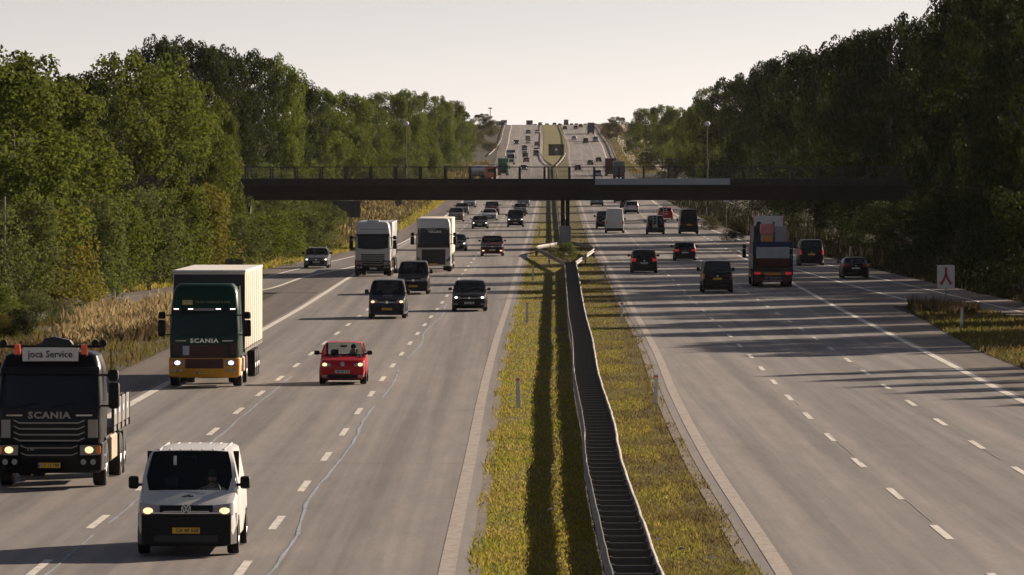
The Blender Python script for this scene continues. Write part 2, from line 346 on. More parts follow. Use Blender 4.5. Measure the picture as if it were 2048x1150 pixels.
# slip surfaces lie above the shoulder, under the lines
strip('exit_road', lambda d: EL(d)-2.3, lambda d: min(ER(d)+.2, XL(d)-RW-.1) if d < eR1 else XL(d)-RW-.1, eL0, E_L[0][-1], -.014, M_SLIP, sts=stations(eL0, E_L[0][-1]))
strip('exit_shoulder', lambda d: EL(d)-2.35, lambda d: EL(d)-.12, eL0, E_L[0][-1], -.011, M_SHOULDER)
strip('gore_left', lambda d: ER(d)+.1, lambda d: XL(d)-RW+.05, row_d(585), eR1, -.005, M_OLD)
nL0, nR0, nR1 = N_L[0][0], N_R[0][0], N_R[0][-1]
strip('entry_road', lambda d: max(NL(d)-.2, XR(d)+RW-.1) if d < N_L[0][-1] else XR(d)+RW-.1, lambda d: NR(d)+2.2, nR0, nR1, -.014, M_SLIP)
strip('entry_shoulder', lambda d: NR(d)+.1, lambda d: NR(d)+2.25, nR0, nR1, -.011, M_SHOULDER)
strip('gore_right', lambda d: XR(d)+RW, lambda d: NL(d)-.1, row_d(612), N_L[0][-1], -.005, M_OLD)
strip('exit_edge_line_outer', lambda d: EL(d)-.12, lambda d: EL(d)+.12, row_d(560), E_L[0][-1], 0, M_LINE)
strip('exit_edge_line_inner', lambda d: ER(d)-.13, lambda d: ER(d)+.13, row_d(583), eR1, 0, M_LINE)
strip('exit_bend_line', lambda d: ER(d)-.10, lambda d: ER(d)+.10, row_d(640), row_d(587), 0, M_LINE2)
strip('entry_edge_line_outer', lambda d: NR(d)-.12, lambda d: NR(d)+.12, nR0, nR1, 0, M_LINE)
strip('entry_edge_line_inner', lambda d: NL(d)-.12, lambda d: NL(d)+.12, row_d(607), N_L[0][-1], 0, M_LINE)
strip('outer_edge_line_left', lambda d: XL(d)-RW-LW/2, lambda d: XL(d)-RW+LW/2, 60, row_d(521), 0, M_LINE)
strip('outer_edge_line_left_far', lambda d: XL(d)-RW-LW/2, lambda d: XL(d)-RW+LW/2, row_d(476), 3100, 0, M_LINE)
strip('outer_edge_line_right', lambda d: XR(d)+RW-LW/2, lambda d: XR(d)+RW+LW/2, 60, row_d(512), 0, M_LINE)
strip('outer_edge_line_right_far', lambda d: XR(d)+RW-LW/2, lambda d: XR(d)+RW+LW/2, row_d(396), 3100, 0, M_LINE)
# dashes: 5 m painted, 10 m bare; one mesh per lane line
def dashes(name, xf, starts, ln=5.0, w=.17, mat=M_LINE):
    V = []; Fc = []
    for s in starts:
        q = np.linspace(s, s+ln, 3)
        for k in range(3):
            x = float(xf(q[k])); z = float(zs(q[k])); V += [(x-w/2, q[k], z), (x+w/2, q[k], z)]
            if k: n = len(V); Fc.append((n-4, n-3, n-1, n-2))
    o = link(name, np_mesh(name, V, Fc, mat)); o['kind'] = 'structure'
PH_A = row_d(1045)-2.5; PH_R = row_d(987)-2.5
dashes('lane_dashes_inner_left', lambda d: XL(d)-3.75, np.arange(PH_A-30, 2400, 15))
dashes('lane_dashes_outer_left', lambda d: XL(d)-7.5, np.arange(row_d(1043)-2.5-3*15, 2400, 15))
dashes('lane_dashes_inner_right', lambda d: XR(d)+3.75, np.arange(PH_R-45, 2400, 15))
dashes('lane_dashes_outer_right', lambda d: XR(d)+7.5, np.arange(row_d(943)-2.5-60, 2400, 15))
dashes('weave_dashes_left', lambda d: XL(d)-RW, np.arange(row_d(519), row_d(477), 6.0), 2.5, .25)
dashes('weave_dashes_right', lambda d: XR(d)+RW, np.arange(row_d(512), row_d(400), 12.0), 4, .25)
# transverse joints across both carriageways
for i, (d, a, b, f) in enumerate([(148, -11, 0, XL), (196, -7.4, 0, XL), (231, -11, -3.8, XL), (158, 0, 11, XR), (187, 0, 7.4, XR), (262, 3.8, 11, XR), (289, -11, 0, XL)]):
    V = []; Fc = []; q = np.linspace(a, b, 14); rr = random.Random(i)
    for k, u in enumerate(q):
        y = d+rr.uniform(-.06, .06)+u*.02; x = float(f(y))+u; z = float(zs(y))+.001; V += [(x, y-.02, z), (x, y+.03, z)]
        if k: n = len(V); Fc.append((n-4, n-2, n-1, n-3))
    o = link('road_joint', np_mesh('road_joint', V, Fc, M_SHOULDER)); o['kind'] = 'structure'
# transverse hatching on the two gore areas
def gore(name, xa, xb, d0, d1, step, w=.5, sl=.5):
    V = []; Fc = []
    for d in np.arange(d0, d1, step):
        a, b = float(xa(d)), float(xb(d))
        if b-a < .8: continue
        z = float(zs(d)); n = len(V); k = (b-a)*sl
        V += [(a+.3, d, z), (b-.3, d+k, float(zs(d+k))), (b-.3, d+k+w, float(zs(d+k+w))), (a+.3, d+w, float(zs(d+w)))]; Fc.append((n, n+1, n+2, n+3))
    o = link(name, np_mesh(name, V, Fc, M_SHOULDER)); o['kind'] = 'structure'
gore('gore_hatching_left', ER, lambda d: XL(d)-RW, row_d(583), row_d(528), 4.0, .9, 1.2)
gore('gore_hatching_right', lambda d: XR(d)+RW, NL, row_d(606), row_d(530), 4.0, 1.0, -.9)
# sealed cracks beside the lane lines
def wander(name, base, d0, d1, amp, w, seed, gaps=.25, mat=M_SEAL):
    r = random.Random(seed); V = []; Fc = []; d = d0; off = 0; prev = None; on = True
    while d < d1:
        off += r.uniform(-1, 1)*amp*.16; off = max(-amp, min(amp, off*.95)); on = (on if r.random() < .72 else r.random() > gaps)
        ww = w*r.uniform(.4, 1.3); x = float(base(d))+off; z = float(zs(d))+.001
        n = len(V); V += [(x-ww/2, d, z), (x+ww/2, d, z)]
        if prev and on: Fc.append((n-2, n-1, n+1, n))
        prev = True; d += r.uniform(.9, 2.6)
    o = link(name, np_mesh(name, V, Fc, mat)); o['kind'] = 'structure'
wander('sealed_crack_inner_left', lambda d: XL(d)-3.75+.42+.1*math.sin(d*.13), 92, 330, .2, .075, 3, .06)
wander('sealed_crack_far_left', lambda d: XL(d)-3.75+.5, 330, 620, .3, .10, 5, .4)
wander('sealed_crack_outer_left', lambda d: XL(d)-7.5+.28, 92, 215, .16, .06, 4, .12)
wander('sealed_crack_right', lambda d: XR(d)+3.85-.05, 110, 330, .1, .035, 8, .6, M_SEALP)
wander('sealed_crack_outer_right', lambda d: XR(d)+7.6-.1, 150, 360, .12, .035, 9, .6, M_SEALP)
# ------------------------------------------------------------------ grass
def blades(name, n, sample, hmin, hmax, w, mat, seed, lean=.35, head=False, label=None, cat=None, drop=.06, clump=0):
    r = np.random.default_rng(seed); P = sample(n, r); n = len(P)
    pt = np.sin(P[:, 0]*1.7+2*np.sin(P[:, 1]*.23+seed))*np.sin(P[:, 1]*.11+P[:, 0]*.6+seed)+.6*np.sin(P[:, 0]*.5-P[:, 1]*.37)
    if clump: keep = r.random(n) < np.clip(1.15-.75*clump+.5*pt*clump, .1, 1); P = P[keep]; pt = pt[keep]; n = len(P)
    h = r.uniform(hmin, hmax, n)*r.uniform(.6, 1.1, n)*(1+clump*.45*np.clip(pt, -1, 1)); a = r.uniform(0, 2*math.pi, n)
    dx_, dy_ = np.cos(a)*w/2, np.sin(a)*w/2; la = r.uniform(0, 2*math.pi, n); ll = h*r.uniform(0, lean, n)
    V = np.zeros((n, 5, 3)); k = np.ones(n)
    if head: P = P+r.normal(0, .8, P.shape)*[.5, 1.5]
    z = np.interp(P[:, 1], DS, ZS)-drop
    V[:, 0] = np.stack([P[:, 0]-dx_, P[:, 1]-dy_, z], 1); V[:, 1] = np.stack([P[:, 0]+dx_, P[:, 1]+dy_, z], 1)
    mx, my = P[:, 0]+np.cos(la)*ll*.35, P[:, 1]+np.sin(la)*ll*.35; ww = 1.7 if head else .8; hz = .72 if head else .55
    V[:, 2] = np.stack([mx+dx_*ww, my+dy_*ww, z+h*hz], 1); V[:, 3] = np.stack([mx-dx_*ww, my-dy_*ww, z+h*hz], 1)
    V[:, 4] = np.stack([P[:, 0]+np.cos(la)*ll, P[:, 1]+np.sin(la)*ll, z+h], 1)
    b = np.arange(n)[:, None]*5
    T = np.concatenate([b+[0, 1, 2], b+[0, 2, 3], b+[3, 2, 4]]).astype(np.int32)
    o = link(name, np_mesh(name, V.reshape(-1, 3), T, mat)); tag(o, label, cat, kind='stuff'); return o
def along(xa, xb, d0, d1, p=2.0):
    """positions between two edge curves, denser near the camera (density ~ 1/d^p)"""
    def f(n, r):
        u = r.random(n); q = 1-p
        d = (d0**q+u*(d1**q-d0**q))**(1/q) if abs(q) > 1e-3 else d0*(d1/d0)**u
        a, b = xa(d), xb(d); return np.stack([a+(b-a)*r.random(n), d], 1)
    return f
md0 = 78.0
# low turf over the whole median, shorter on the left strip, browner on the right
blades('median_grass', 140000, along(lambda d: XL(d)+.60, lambda d: XB(d)-.42, md0, 700, 1.6), .04, .13, .03, M_GRASS, 1, .9, clump=.35)
blades('median_dry_grass', 95000, along(lambda d: XB(d)+.42, lambda d: XR(d)-.68, md0, 700, 1.6), .04, .14, .032, M_DRYGRASS, 2, .9, clump=.3)
blades('median_green_grass', 60000, along(lambda d: XB(d)+.42, lambda d: XR(d)-1.2, md0, 520, 1.4), .04, .11, .03, M_GRASS, 3, .9, clump=.9)
blades('edge_grass', 9000, along(lambda d: XL(d)+.38, lambda d: XL(d)+.75, md0, 500, 1.5), .05, .16, .04, M_GRASS, 6, 1.0, clump=1)
blades('edge_grass', 9000, along(lambda d: XR(d)-.80, lambda d: XR(d)-.40, md0, 500, 1.5), .05, .16, .04, M_DRYGRASS, 7, 1.0, clump=1)
def under_rail(n, r):
    P = along(lambda d: XB(d)-.36, lambda d: XB(d)+.36, md0, 480, 1.6)(n, r); return P
blades('weeds_under_guard_rail', 5000, under_rail, .12, .38, .06, M_WEED, 5, .6)
# ------------------------------------------------------------------ guard rails
def beam_profile(sgn):      # W-shaped beam section: (sideways, up)
    return [(0, .44), (sgn*.05, .47), (sgn*.05, .51), (-sgn*.005, .55), (-sgn*.005, .63), (sgn*.05, .67), (sgn*.05, .71), (0, .75), (-sgn*.012, .75), (-sgn*.02, .59), (-sgn*.012, .44)]
def sweep_beam(name, path, sgn, mat, parent, wob=0.0, seed=0):
    r = random.Random(seed); V = []; Fc = []; pf = beam_profile(sgn); n = len(pf)
    for i, (x, y) in enumerate(path):
        a = path[max(i-1, 0)]; b = path[min(i+1, len(path)-1)]; t = Vector((b[0]-a[0], b[1]-a[1], 0)).normalized(); q = Vector((t.y, -t.x, 0))
        if sgn*q.x < 0 and abs(t.y) > .2 and False: q = -q
        dz = r.uniform(-1, 1)*wob*.6; o = r.uniform(-1, 1)*wob; z = float(zs(y))-.03
        for (u, w) in pf: V.append((x+q.x*(u+o), y+q.y*(u+o), z+w+dz))
    for i in range(len(path)-1):
        for k in range(n): Fc.append((i*n+k, i*n+(k+1) % n, (i+1)*n+(k+1) % n, (i+1)*n+k))
    return link(name, np_mesh(name, V, Fc, mat), parent)
def guard(name, label, cfun, d0, d1, gap, spacers=True, step=2.0, mat=M_STEEL, group=None):
    t = tag(empty(name, (0, 0, 0)), label, 'guard rail', group)
    ds = np.arange(d0, d1, step); V = []
    if gap > 0:
        for sg in (-1, 1): sweep_beam('rail_beam', [(float(cfun(d))+sg*gap/2, d) for d in ds], sg, mat, t, .012, int(d0)+sg)
    else:
        sweep_beam('rail_beam', [(float(cfun(d)), d) for d in ds], 1, mat, t, .01, 1)
    if spacers:
        m = MB().rbox(-gap/2+.02, gap/2-.02, -.03, .03, .57, .70, .01, 1).mesh('spacer', M_STEELL)
        for d in ds[::1]:
            o = link('spacer', m, t); o.location = (float(cfun(d)), d, float(zs(d))-.03)
    pm = MB()
    for d in ds:
        for sg in ((-1, 1) if gap > 0 else (0,)):
            x = float(cfun(d))+sg*(gap/2-.05); z = float(zs(d)); pm.box(x-.03, x+.03, d-.05, d+.05, z-.3, z+.72-.03)
    pm.obj('posts', M_STEELD, t)['kind'] = 'stuff'
    return t
dP = row_d(492); dG = row_d(543)
strip('guard_rail_shade_strip', lambda d: XB(d)-.42, lambda d: XB(d)+.42, 60, dG, -.012, M_RAILSHADE)  # soil strip painted near-black to carry the shade between the rails
guard('guard_rail', 'long double steel guard rail with cross spacers running down the near grass median', XB, 72, dG, .80)
# loop of guard rail round the bridge pier
def loop_rail():
    t = tag(empty('guard_rail'), 'diamond loop of guard rail around the bush at the foot of the bridge pier', 'guard rail')
    P = [(1124, 524), (1072, 494), (1076, 489), (1112, 484)]; Q = [(1150, 524), (1187, 503), (1182, 491), (1140, 484)]
    dn = dG; d1, d2, d3 = row_d(512), row_d(508), row_d(499)
    L = [(float(XB(dn))-.40, dn), (atd(1072, d1), d1), (atd(1075, d2), d2), (float(XB(d3))-.40, d3)]
    R = [(float(XB(dn))+.40, dn), (atd(1188, d1-6), d1-6), (atd(1183, d2), d2), (float(XB(d3))+.40, d3)]
    for pts, sg in ((L, -1), (R, 1)):
        path = []
        for a, b in zip(pts, pts[1:]):
            for u in np.linspace(0, 1, 5)[:-1]: path.append((a[0]+(b[0]-a[0])*u, a[1]+(b[1]-a[1])*u))
        path.append(pts[-1]); sweep_beam('rail_beam', path, sg, M_STEEL, t, .01, 3+sg)
        pm = MB()
        for x, y in path[::2]: z = float(zs(y)); pm.box(x-.05, x+.05, y-.05, y+.05, z-.3, z+.7)
        pm.obj('posts', M_STEELD, t)['kind'] = 'stuff'
loop_rail()
dF = 1560.0
guard('guard_rail', 'double guard rail in the median beyond the footbridge', XB, row_d(499)+30, dF, .80, spacers=False, step=6)
# the far median opens round a dark underpass gap
def farL(d): return np.interp(d, [dF, row_d(324), row_d(310), row_d(285), row_d(271), row_d(257), 2500, 3000], [float(XB(dF))-.4]+[atd(px, row_d(y)) for px, y in ((1089, 324), (1083, 310), (1085, 285), (1085.5, 271), (1083.5, 257))]+[13.0, 14.5])
def farR(d): return np.interp(d, [dF, row_d(322), row_d(309), row_d(285), row_d(271), row_d(259), 2500, 3000], [float(XB(dF))+.4]+[atd(px, row_d(y)) for px, y in ((1125, 322), (1132, 309), (1130, 285), (1128.5, 271), (1123, 259))]+[20.0, 21.5])
guard('guard_rail', 'far median guard rail beside the oncoming carriageway', farL, dF, 3000, 0, False, 10)
guard('guard_rail', 'far median guard rail beside the departing carriageway', farR, dF, 3000, 0, False, 10)
def farO(d): return XR(d)+RW+2.6
guard('guard_rail', 'dark guard rail on the outer verge of the departing carriageway climbing the hill', farO, row_d(330), 3000, 0, False, 8, M_STEELD)
guard('guard_rail', 'pale curved guard rail on the outer verge of the oncoming carriageway on the hill', lambda d: XL(d)-RW-2.6-np.interp(d, [row_d(313), row_d(300), row_d(280)], [2.6, .8, 0]), row_d(313), 3000, 0, False, 8)
# dark gap between the far carriageways: black slab standing in for the shaded opening
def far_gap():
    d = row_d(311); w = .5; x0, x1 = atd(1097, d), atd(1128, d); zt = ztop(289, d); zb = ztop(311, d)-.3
    t = tag(empty('underpass_shade_slab', (0, 0, 0)), 'black slab put in for the shaded underpass gap between the far carriageways', 'wall')
    MB().box(x0, x1, d+1, d+1.6, zb, zt).obj('slab_face', M_BLACKM, t)
    MB().box(x0-.1, x1+.1, d+.95, d+1.7, zt, zt+.12).obj('slab_cap', M_BLACKM, t)
    s = tag(empty('round_sign', (atd(1112.5, d-6), d-6, float(zs(d-6)))), 'small pale round sign in front of the dark median gap', 'sign')
    MB().cyl((0, 0, ztop(299, d-6)-float(zs(d-6))), .42, .05, 'y', 20).obj('sign_face', M_WHITEP, s)
    MB().cyl((0, .06, ztop(302, d-6)/2-float(zs(d-6))/2), .04, ztop(302, d-6)-float(zs(d-6)), 'z', 8).obj('post', M_STEELD, s)
far_gap()
# grass of the far opening
strip('far_median_grass', lambda d: farL(d)+.5, lambda d: farR(d)-.5, dF+60, 3000, .02, grass_mat('far_grass', [(.085, .09, .022), (.13, .115, .035), (.075, .075, .02)], .12, 0), kind='stuff', cols=2)
# ------------------------------------------------------------------ footbridge
dB = 520.0; bx0, bx1 = atd(452, dB), atd(1880, dB); zdk = ztop(357, dB); zf = ztop(372, dB); zg = ztop(400.5, dB); zr = ztop(333, dB)
br = tag(empty('footbridge', (0, dB, 0)), 'dark footbridge with barred railing crossing the whole motorway', 'bridge')
BW = 3.6
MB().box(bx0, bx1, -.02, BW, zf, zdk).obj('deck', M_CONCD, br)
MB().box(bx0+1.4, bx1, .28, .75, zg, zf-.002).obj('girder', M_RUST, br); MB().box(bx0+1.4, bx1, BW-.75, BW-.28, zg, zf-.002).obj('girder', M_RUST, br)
gr_ = MB()
for x in np.arange(bx0+2, bx1, 4.4): gr_.box(x, x+.25, .75, BW-.75, zg+.2, zf-.01)
gr_.obj('cross_beams', M_RUST, br)['kind'] = 'stuff'
gp = link('fascia_panel', MB().rbox(atd(1190, dB), atd(1460, dB), -.09, -.03, ztop(369.5, dB), ztop(357.5, dB)+.03, .01, 1).mesh('fascia_panel', M_GREYP), br); gp['label'] = 'pale grey sheet fixed along the deck edge'
pmesh = MB().box(-.075, .075, -.04, .04, zdk-.02, zr-.02).mesh('railing_post', M_BLACKM)
pxs = np.arange(1041-50*12, 1041+50*17+1, 49.8)
for yb in (.06, BW-.12):
    MB().box(bx0-2, bx1+1, yb-.03, yb+.03, zr-.08, zr).obj('handrail', M_BLACKM, br)
    MB().box(bx0-2, bx1+1, yb-.015, yb+.015, zdk+.10, zdk+.13).obj('lower_rail', M_BLACKM, br)
    bal = MB()
    for px in pxs:
        x = atd(px, dB)+(0 if yb < 1 else .08); o = link('railing_post', pmesh, br); o.location = (x, yb, 0)
        for k in range(1, 17):
            xx = x+k*2.215/17; bal.box(xx-.007, xx+.007, yb-.007, yb+.007, zdk+.13, zr-.05)
    bal.obj('balusters', M_BLACKM, br)['kind'] = 'stuff'
zp = float(zs(dB))
px0 = atd(1130.5, dB+1)
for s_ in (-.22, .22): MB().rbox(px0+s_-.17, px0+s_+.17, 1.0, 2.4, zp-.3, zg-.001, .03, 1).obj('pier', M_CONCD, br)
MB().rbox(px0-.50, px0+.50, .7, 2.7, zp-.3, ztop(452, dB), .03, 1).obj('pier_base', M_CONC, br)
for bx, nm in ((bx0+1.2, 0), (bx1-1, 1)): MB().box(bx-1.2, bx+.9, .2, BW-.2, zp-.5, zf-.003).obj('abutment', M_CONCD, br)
for px, lab in ((812, 'tall globe street lamp on the footbridge in front of the left tree line'), (1415, 'tall globe street lamp on the footbridge in front of the right trees')):
    l = tag(empty('street_lamp', (atd(px, dB), dB+.5, zdk)), lab, 'street lamp', 'globe lamps on the footbridge')
    h = ztop(248, dB)-zdk
    MB().tube([(0, 0, 0), (0, 0, h*.35), (0, 0, h*.36), (0, 0, h-.1)], [.085, .085, .055, .045], 10).obj('pole', M_STEEL, l)
    MB().ball((0, 0, h+.02), (.26, .26, .24), 16, 12).obj('globe', M_WHITEP, l, 60)
    MB().cyl((0, 0, h-.22), .10, .12, 'z', 12).obj('collar', M_STEELD, l)
    MB().cyl((0, 0, 1.1), .10, .25, 'z', 10).obj('service_door', M_STEELD, l)
# embankments carrying the bridge ends
for sgn, xc, lab in ((-1, bx0-6, 'left'), (1, bx1+7, 'right')):
    V = []; Fc = []; n = 12
    for i in range(n):
        for j in range(n):
            u, v = i/(n-1)*2-1, j/(n-1)*2-1; r = min(1, math.hypot(u, v)); V.append((xc+u*11, dB+1.5+v*26, zp-.4+(zf-zp+.1)*(.5+.5*math.cos(math.pi*r))))
    for i in range(n-1):
        for j in range(n-1): Fc.append((i*n+j, (i+1)*n+j, (i+1)*n+j+1, i*n+j+1))
    o = link('embankment_'+lab, np_mesh('embankment', V, Fc, M_GROUND, True)); o['kind'] = 'structure'
# ------------------------------------------------------------------ delineator posts
def post_mesh():
    w = MB().prism([(-.06, 0), (.06, 0), (.06, .98), (.045, 1.0), (-.06, .985)], -.02, .03).mesh('post_body', M_WHITEP)
    c = MB().box(-.065, .065, -.025, .035, .90, .955).mesh('reflector', M_ORANGE); return w, c
PB, PC = post_mesh()
def delin(px, yb, label, d=None, group='white marker posts along the road', lean=0):
    x, dd, z = at(px, yb); t = tag(empty('marker_post', (x, dd, z-.03), (0, math.radians(lean), 0)), label, 'marker post', group)
    link('post_body', PB, t); link('reflector', PC, t)
for i, (px, yb, lab) in enumerate([
    (1037, 816, 'nearest white marker post on the grass left of the median guard rail'), (1053.5, 643.5, 'second white marker post left of the guard rail, level with the black people carrier'),
    (1065.5, 560, 'third white marker post left of the guard rail, just below the rail loop'), (1078, 473, 'white marker post left of the pier base beyond the rail loop'),
    (1311, 809, 'nearest white marker post on the grass right of the median guard rail'), (1243, 643, 'second white marker post right of the guard rail'),
    (1210.5, 560, 'third white marker post right of the guard rail, level with the hatchback'), (1171.7, 474, 'white marker post right of the pier base beyond the rail loop'),
    (1155.7, 430, 'small white marker post under the footbridge right of the pier'),
    (1923, 655, 'white marker post on the grass island beside the merge sign'), (1700, 516, 'white marker post behind the black saloon on the entry road'),
    (1928, 566, 'white marker post in the shaded verge right of the merge sign'), (1413, 430, 'white marker post on the dark verge right of the tall black van'),
    (1379, 414, 'small white marker post on the verge under the right part of the footbridge')]): delin(px, yb, lab, lean=(-2 if px == 1037 else 1.5))
# yellow-brown stake beside the black lorry and short stakes by the exit bend
for px, yb, h, lab in ((222, 752, 1.0, 'thin yellow stake in the verge behind the black lorry'),):
    x, d, z = at(px, yb); o = MB().box(-.035, .035, -.03, .03, 0, h).obj('stake', pbr('yellow_stake', (.45, .30, .05), .6)); o.location = (x, d, z); tag(o, lab, 'stake')
for px, yb, lab in ((229, 607, 'short pale post at the inside of the exit bend'), (83, 632, 'short pale post near the left end of the exit bend')):
    x, d, z = at(px, yb); o = MB().box(-.05, .05, -.03, .03, 0, .8).obj('marker_stub', M_WHITEP); o.location = (x, d, z); tag(o, lab, 'marker post')
# ------------------------------------------------------------------ signs
def boards(px0, px1, y0, y1, d, posts, label, name='road_sign', mat=M_SIGNB, ribs=3, post_h=None, split=False):
    x0, x1, z0, z1 = atd(px0, d), atd(px1, d), ztop(y1, d), ztop(y0, d); xc = (x0+x1)/2; zb = float(zs(d))-.05
    t = tag(empty(name, (xc, d, zb)), label, 'road sign'); hw = (x1-x0)/2
    if split:
        for a, b in ((-hw, -.06), (.06, hw)): MB().rbox(a, b, 0, .05, z0-zb, z1-zb, .02, 1).obj('panel', mat, t)
    else: MB().rbox(-hw, hw, 0, .05, z0-zb, z1-zb, .02, 1).obj('panel', mat, t)
    for k in range(ribs):
        z = z0-zb+(z1-z0)*(k+.5)/ribs; MB().box(-hw+.05, hw-.05, -.05, -.002, z-.035, z+.035).obj('back_rail', M_STEELD, t)
    for p in posts: MB().cyl((atd(p, d)-xc, -.10, (z1-zb)/2-.05), .05, z1-zb-.1, 'z', 10).obj('post', M_STEELD, t)
    return t
boards(665, 721, 401.5, 435, 560, [703], 'large dark direction sign seen from behind on one post under the footbridge', ribs=4)
boards(450, 486, 518, 541, row_d(566), [468], 'pair of dark sign panels seen from behind above the white trailer', split=True, ribs=2)
def disc(px, yc, r_px, d, label, mat, yb=None, mat2=None):
    zb = float(zs(d))-.05; zc = ztop(yc, d)-zb; r = r_px*d/F
    t = tag(empty('round_sign', (atd(px, d), d, zb)), label, 'road sign')
    MB().cyl((0, 0, zc), r, .04, 'y', 28).obj('sign_face', mat, t); MB().cyl((0, .06, zc/2), .035, zc, 'z', 8).obj('post', M_STEELD, t)
    if mat2: MB().cyl((0, -.025, zc), r*.75, .01, 'y', 28).obj('sign_centre', mat2, t)
disc(796.5, 405, 7, 620, 'dark round back of a road sign among dry grass left of the white lorries', M_SIGNB)
disc(1452.5, 398, 6.5, 620, 'pale round road sign on a post under the right part of the footbridge', M_WHITEP, mat2=M_GREYP)
# merge sign with red symbol
def merge_sign():
    x, d, z = at(1892, 612); z1, z0 = ztop(529, d)-z, ztop(575.5, d)-z; hw = 17.5*d/F
    t = tag(empty('road_sign', (x, d, z-.03)), 'white square sign with a red forked symbol standing on the grass island', 'road sign')
    MB().rbox(-hw, hw, 0, .05, z0, z1, .03, 2).obj('panel', M_WHITEP, t)
    MB().box(-.035, .035, .055, .12, 0, z1-.1).obj('post', M_STEEL, t)
    red = pbr('sign_red', (.42, .015, .02), .45); h = z1-z0; c = z0+h*.5
    m = MB(); w = .075
    def seg(pts, ww):
        for (a, b) in zip(pts, pts[1:]):
            ax, az = a; bx_, bz = b; l = math.hypot(bx_-ax, bz-az); nx_, nz_ = -(bz-az)/l*ww/2, (bx_-ax)/l*ww/2
            m.prism([(ax+nx_, az+nz_), (bx_+nx_, bz+nz_), (bx_-nx_, bz-nz_), (ax-nx_, az-nz_)], -.012, -.002)
    seg([(0, c+h*.40), (0, c+h*.05)], .13); 
    for s_ in (-1, 1): seg([(s_*.02, c+h*.09), (s_*.10, c-h*.10), (s_*.24, c-h*.27), (s_*.29, c-h*.32)], .12); seg([(s_*.17, c-h*.36), (s_*.37, c-h*.24)], .05)
    m.obj('symbol', red, t)
merge_sign()
# tall pale trunk stub at the left picture edge and a far lighting mast
x, d = atd(8, 300), 300; o = MB().tube([(0, 0, 0), (.05, 0, 1.5), (0, 0, 3.0), (.04, 0, ztop(393, d)-.0)], [.09, .08, .07, .05], 8).obj('dead_trunk', M_PALEBARK); o.location = (x, d, 0); tag(o, 'bare pale dead trunk standing before the leftmost bushes', 'dead tree')
d = 2350; t = tag(empty('light_mast', (atd(980.5, d), d, float(zs(d))-8)), 'faint tall lighting mast behind the distant round tree', 'mast'); h = ztop(217, d)-float(zs(d))+8
MB().tube([(0, 0, 0), (0, 0, h)], [.25, .12], 8).obj('pole', M_STEEL, t); MB().rbox(-.8, .8, -.3, .3, h-.1, h+.35, .1, 1).obj('lamp_head', M_STEEL, t)
# ------------------------------------------------------------------ verge vegetation
def z_area(pts):        # polygon in photo coordinates -> sampler uniform on the ground
    P = np.array([at(px, y)[:2] for px, y in pts])
    def f(n, r):
        lo, hi = P.min(0), P.max(0); out = []
        while len(out) < n:
            q = lo+(hi-lo)*r.random((n*2, 2)); ins = np.zeros(len(q), bool); j = len(P)-1
            for i in range(len(P)):
                a, b = P[i], P[j]; c = ((a[1] > q[:, 1]) != (b[1] > q[:, 1])) & (q[:, 0] < (b[0]-a[0])*(q[:, 1]-a[1])/(b[1]-a[1]+1e-9)+a[0]); ins ^= c; j = i
            out += list(q[ins])
        return np.array(out[:n])
    return f
isl = [(-20, 720), (-20, 668), (150, 630), (240, 612), (339, 601), (430, 591), (500, 587), (505, 592), (450, 622), (350, 690), (240, 742), (130, 792), (-20, 850)]
A_isl = z_area(isl)
o = link('island_turf_left', np_mesh('turf', [(*at(px, y)[:2], at(px, y)[2]-.012) for px, y in isl], [tuple(range(len(isl)))], M_GROUND)); o['kind'] = 'structure'
blades('reed', 12000, z_area([(140, 668), (345, 640), (420, 603), (340, 606), (240, 620), (170, 636)]), .25, .75, .05, M_REED, 11, .6, True, clump=1)
blades('reed_clump', 7000, z_area([(130, 700), (345, 655), (345, 632), (140, 664)]), .2, .6, .05, M_REED, 14, .6, True, clump=1)
blades('verge_weeds', 12000, z_area([(130, 712), (330, 672), (335, 655), (120, 690), (-20, 730), (-20, 800)]), .2, .6, .07, M_WEED, 12, .6, True, clump=1)
blades('island_grass', 30000, A_isl, .12, .45, .05, M_VERGE, 13, .7, clump=.8)
ri = [(1812, 614), (1870, 607), (1960, 620), (2060, 642), (2160, 670), (2160, 800), (2048, 737), (1960, 702), (1870, 652)]
o = link('island_turf_right', np_mesh('turf', [(*at(px, y)[:2], at(px, y)[2]-.008) for px, y in ri], [tuple(range(len(ri)))], M_GROUND)); o['kind'] = 'structure'
blades('island_grass', 22000, z_area(ri), .1, .32, .06, M_VERGE, 21, .6)
blades('island_weeds', 2500, z_area([(1815, 612), (1960, 622), (1950, 632), (1830, 624)]), .3, .8, .07, M_WEED, 22, .4)
blades('verge_grass', 26000, along(lambda d: EL(d)-4.6, lambda d: EL(d)-2.3, eL0+8, row_d(480), 1.0), .12, .42, .07, M_GRASS, 31, .6)
blades('verge_tall_grass', 26000, along(lambda d: EL(d)-9, lambda d: EL(d)-4.0, eL0+8, row_d(480), 1.0), .2, .7, .07, M_DRYGRASS, 32, .6, True, clump=1)
blades('verge_brown_growth', 14000, along(lambda d: EL(d)-10, lambda d: EL(d)-4.3, eL0+8, row_d(480), 1.0), .3, .8, .09, M_WEED, 33, .6, clump=1)
blades('verge_grass_far', 16000, along(lambda d: XL(d)-RW-4.4, lambda d: XL(d)-RW-2.8, row_d(480), 1500, 1.2), .15, .5, .10, M_GRASS, 34, .6)
blades('verge_tall_grass_far', 16000, along(lambda d: XL(d)-RW-13, lambda d: XL(d)-RW-3.8, row_d(480), 1700, 1.2), .2, .75, .11, M_DRYGRASS, 35, .6, True, clump=1)
blades('verge_brown_growth_far', 30000, along(lambda d: XL(d)-RW-16, lambda d: XL(d)-RW-4.6, row_d(480), 1700, 1.2), .3, .8, .13, M_WEED, 36, .6, clump=1)
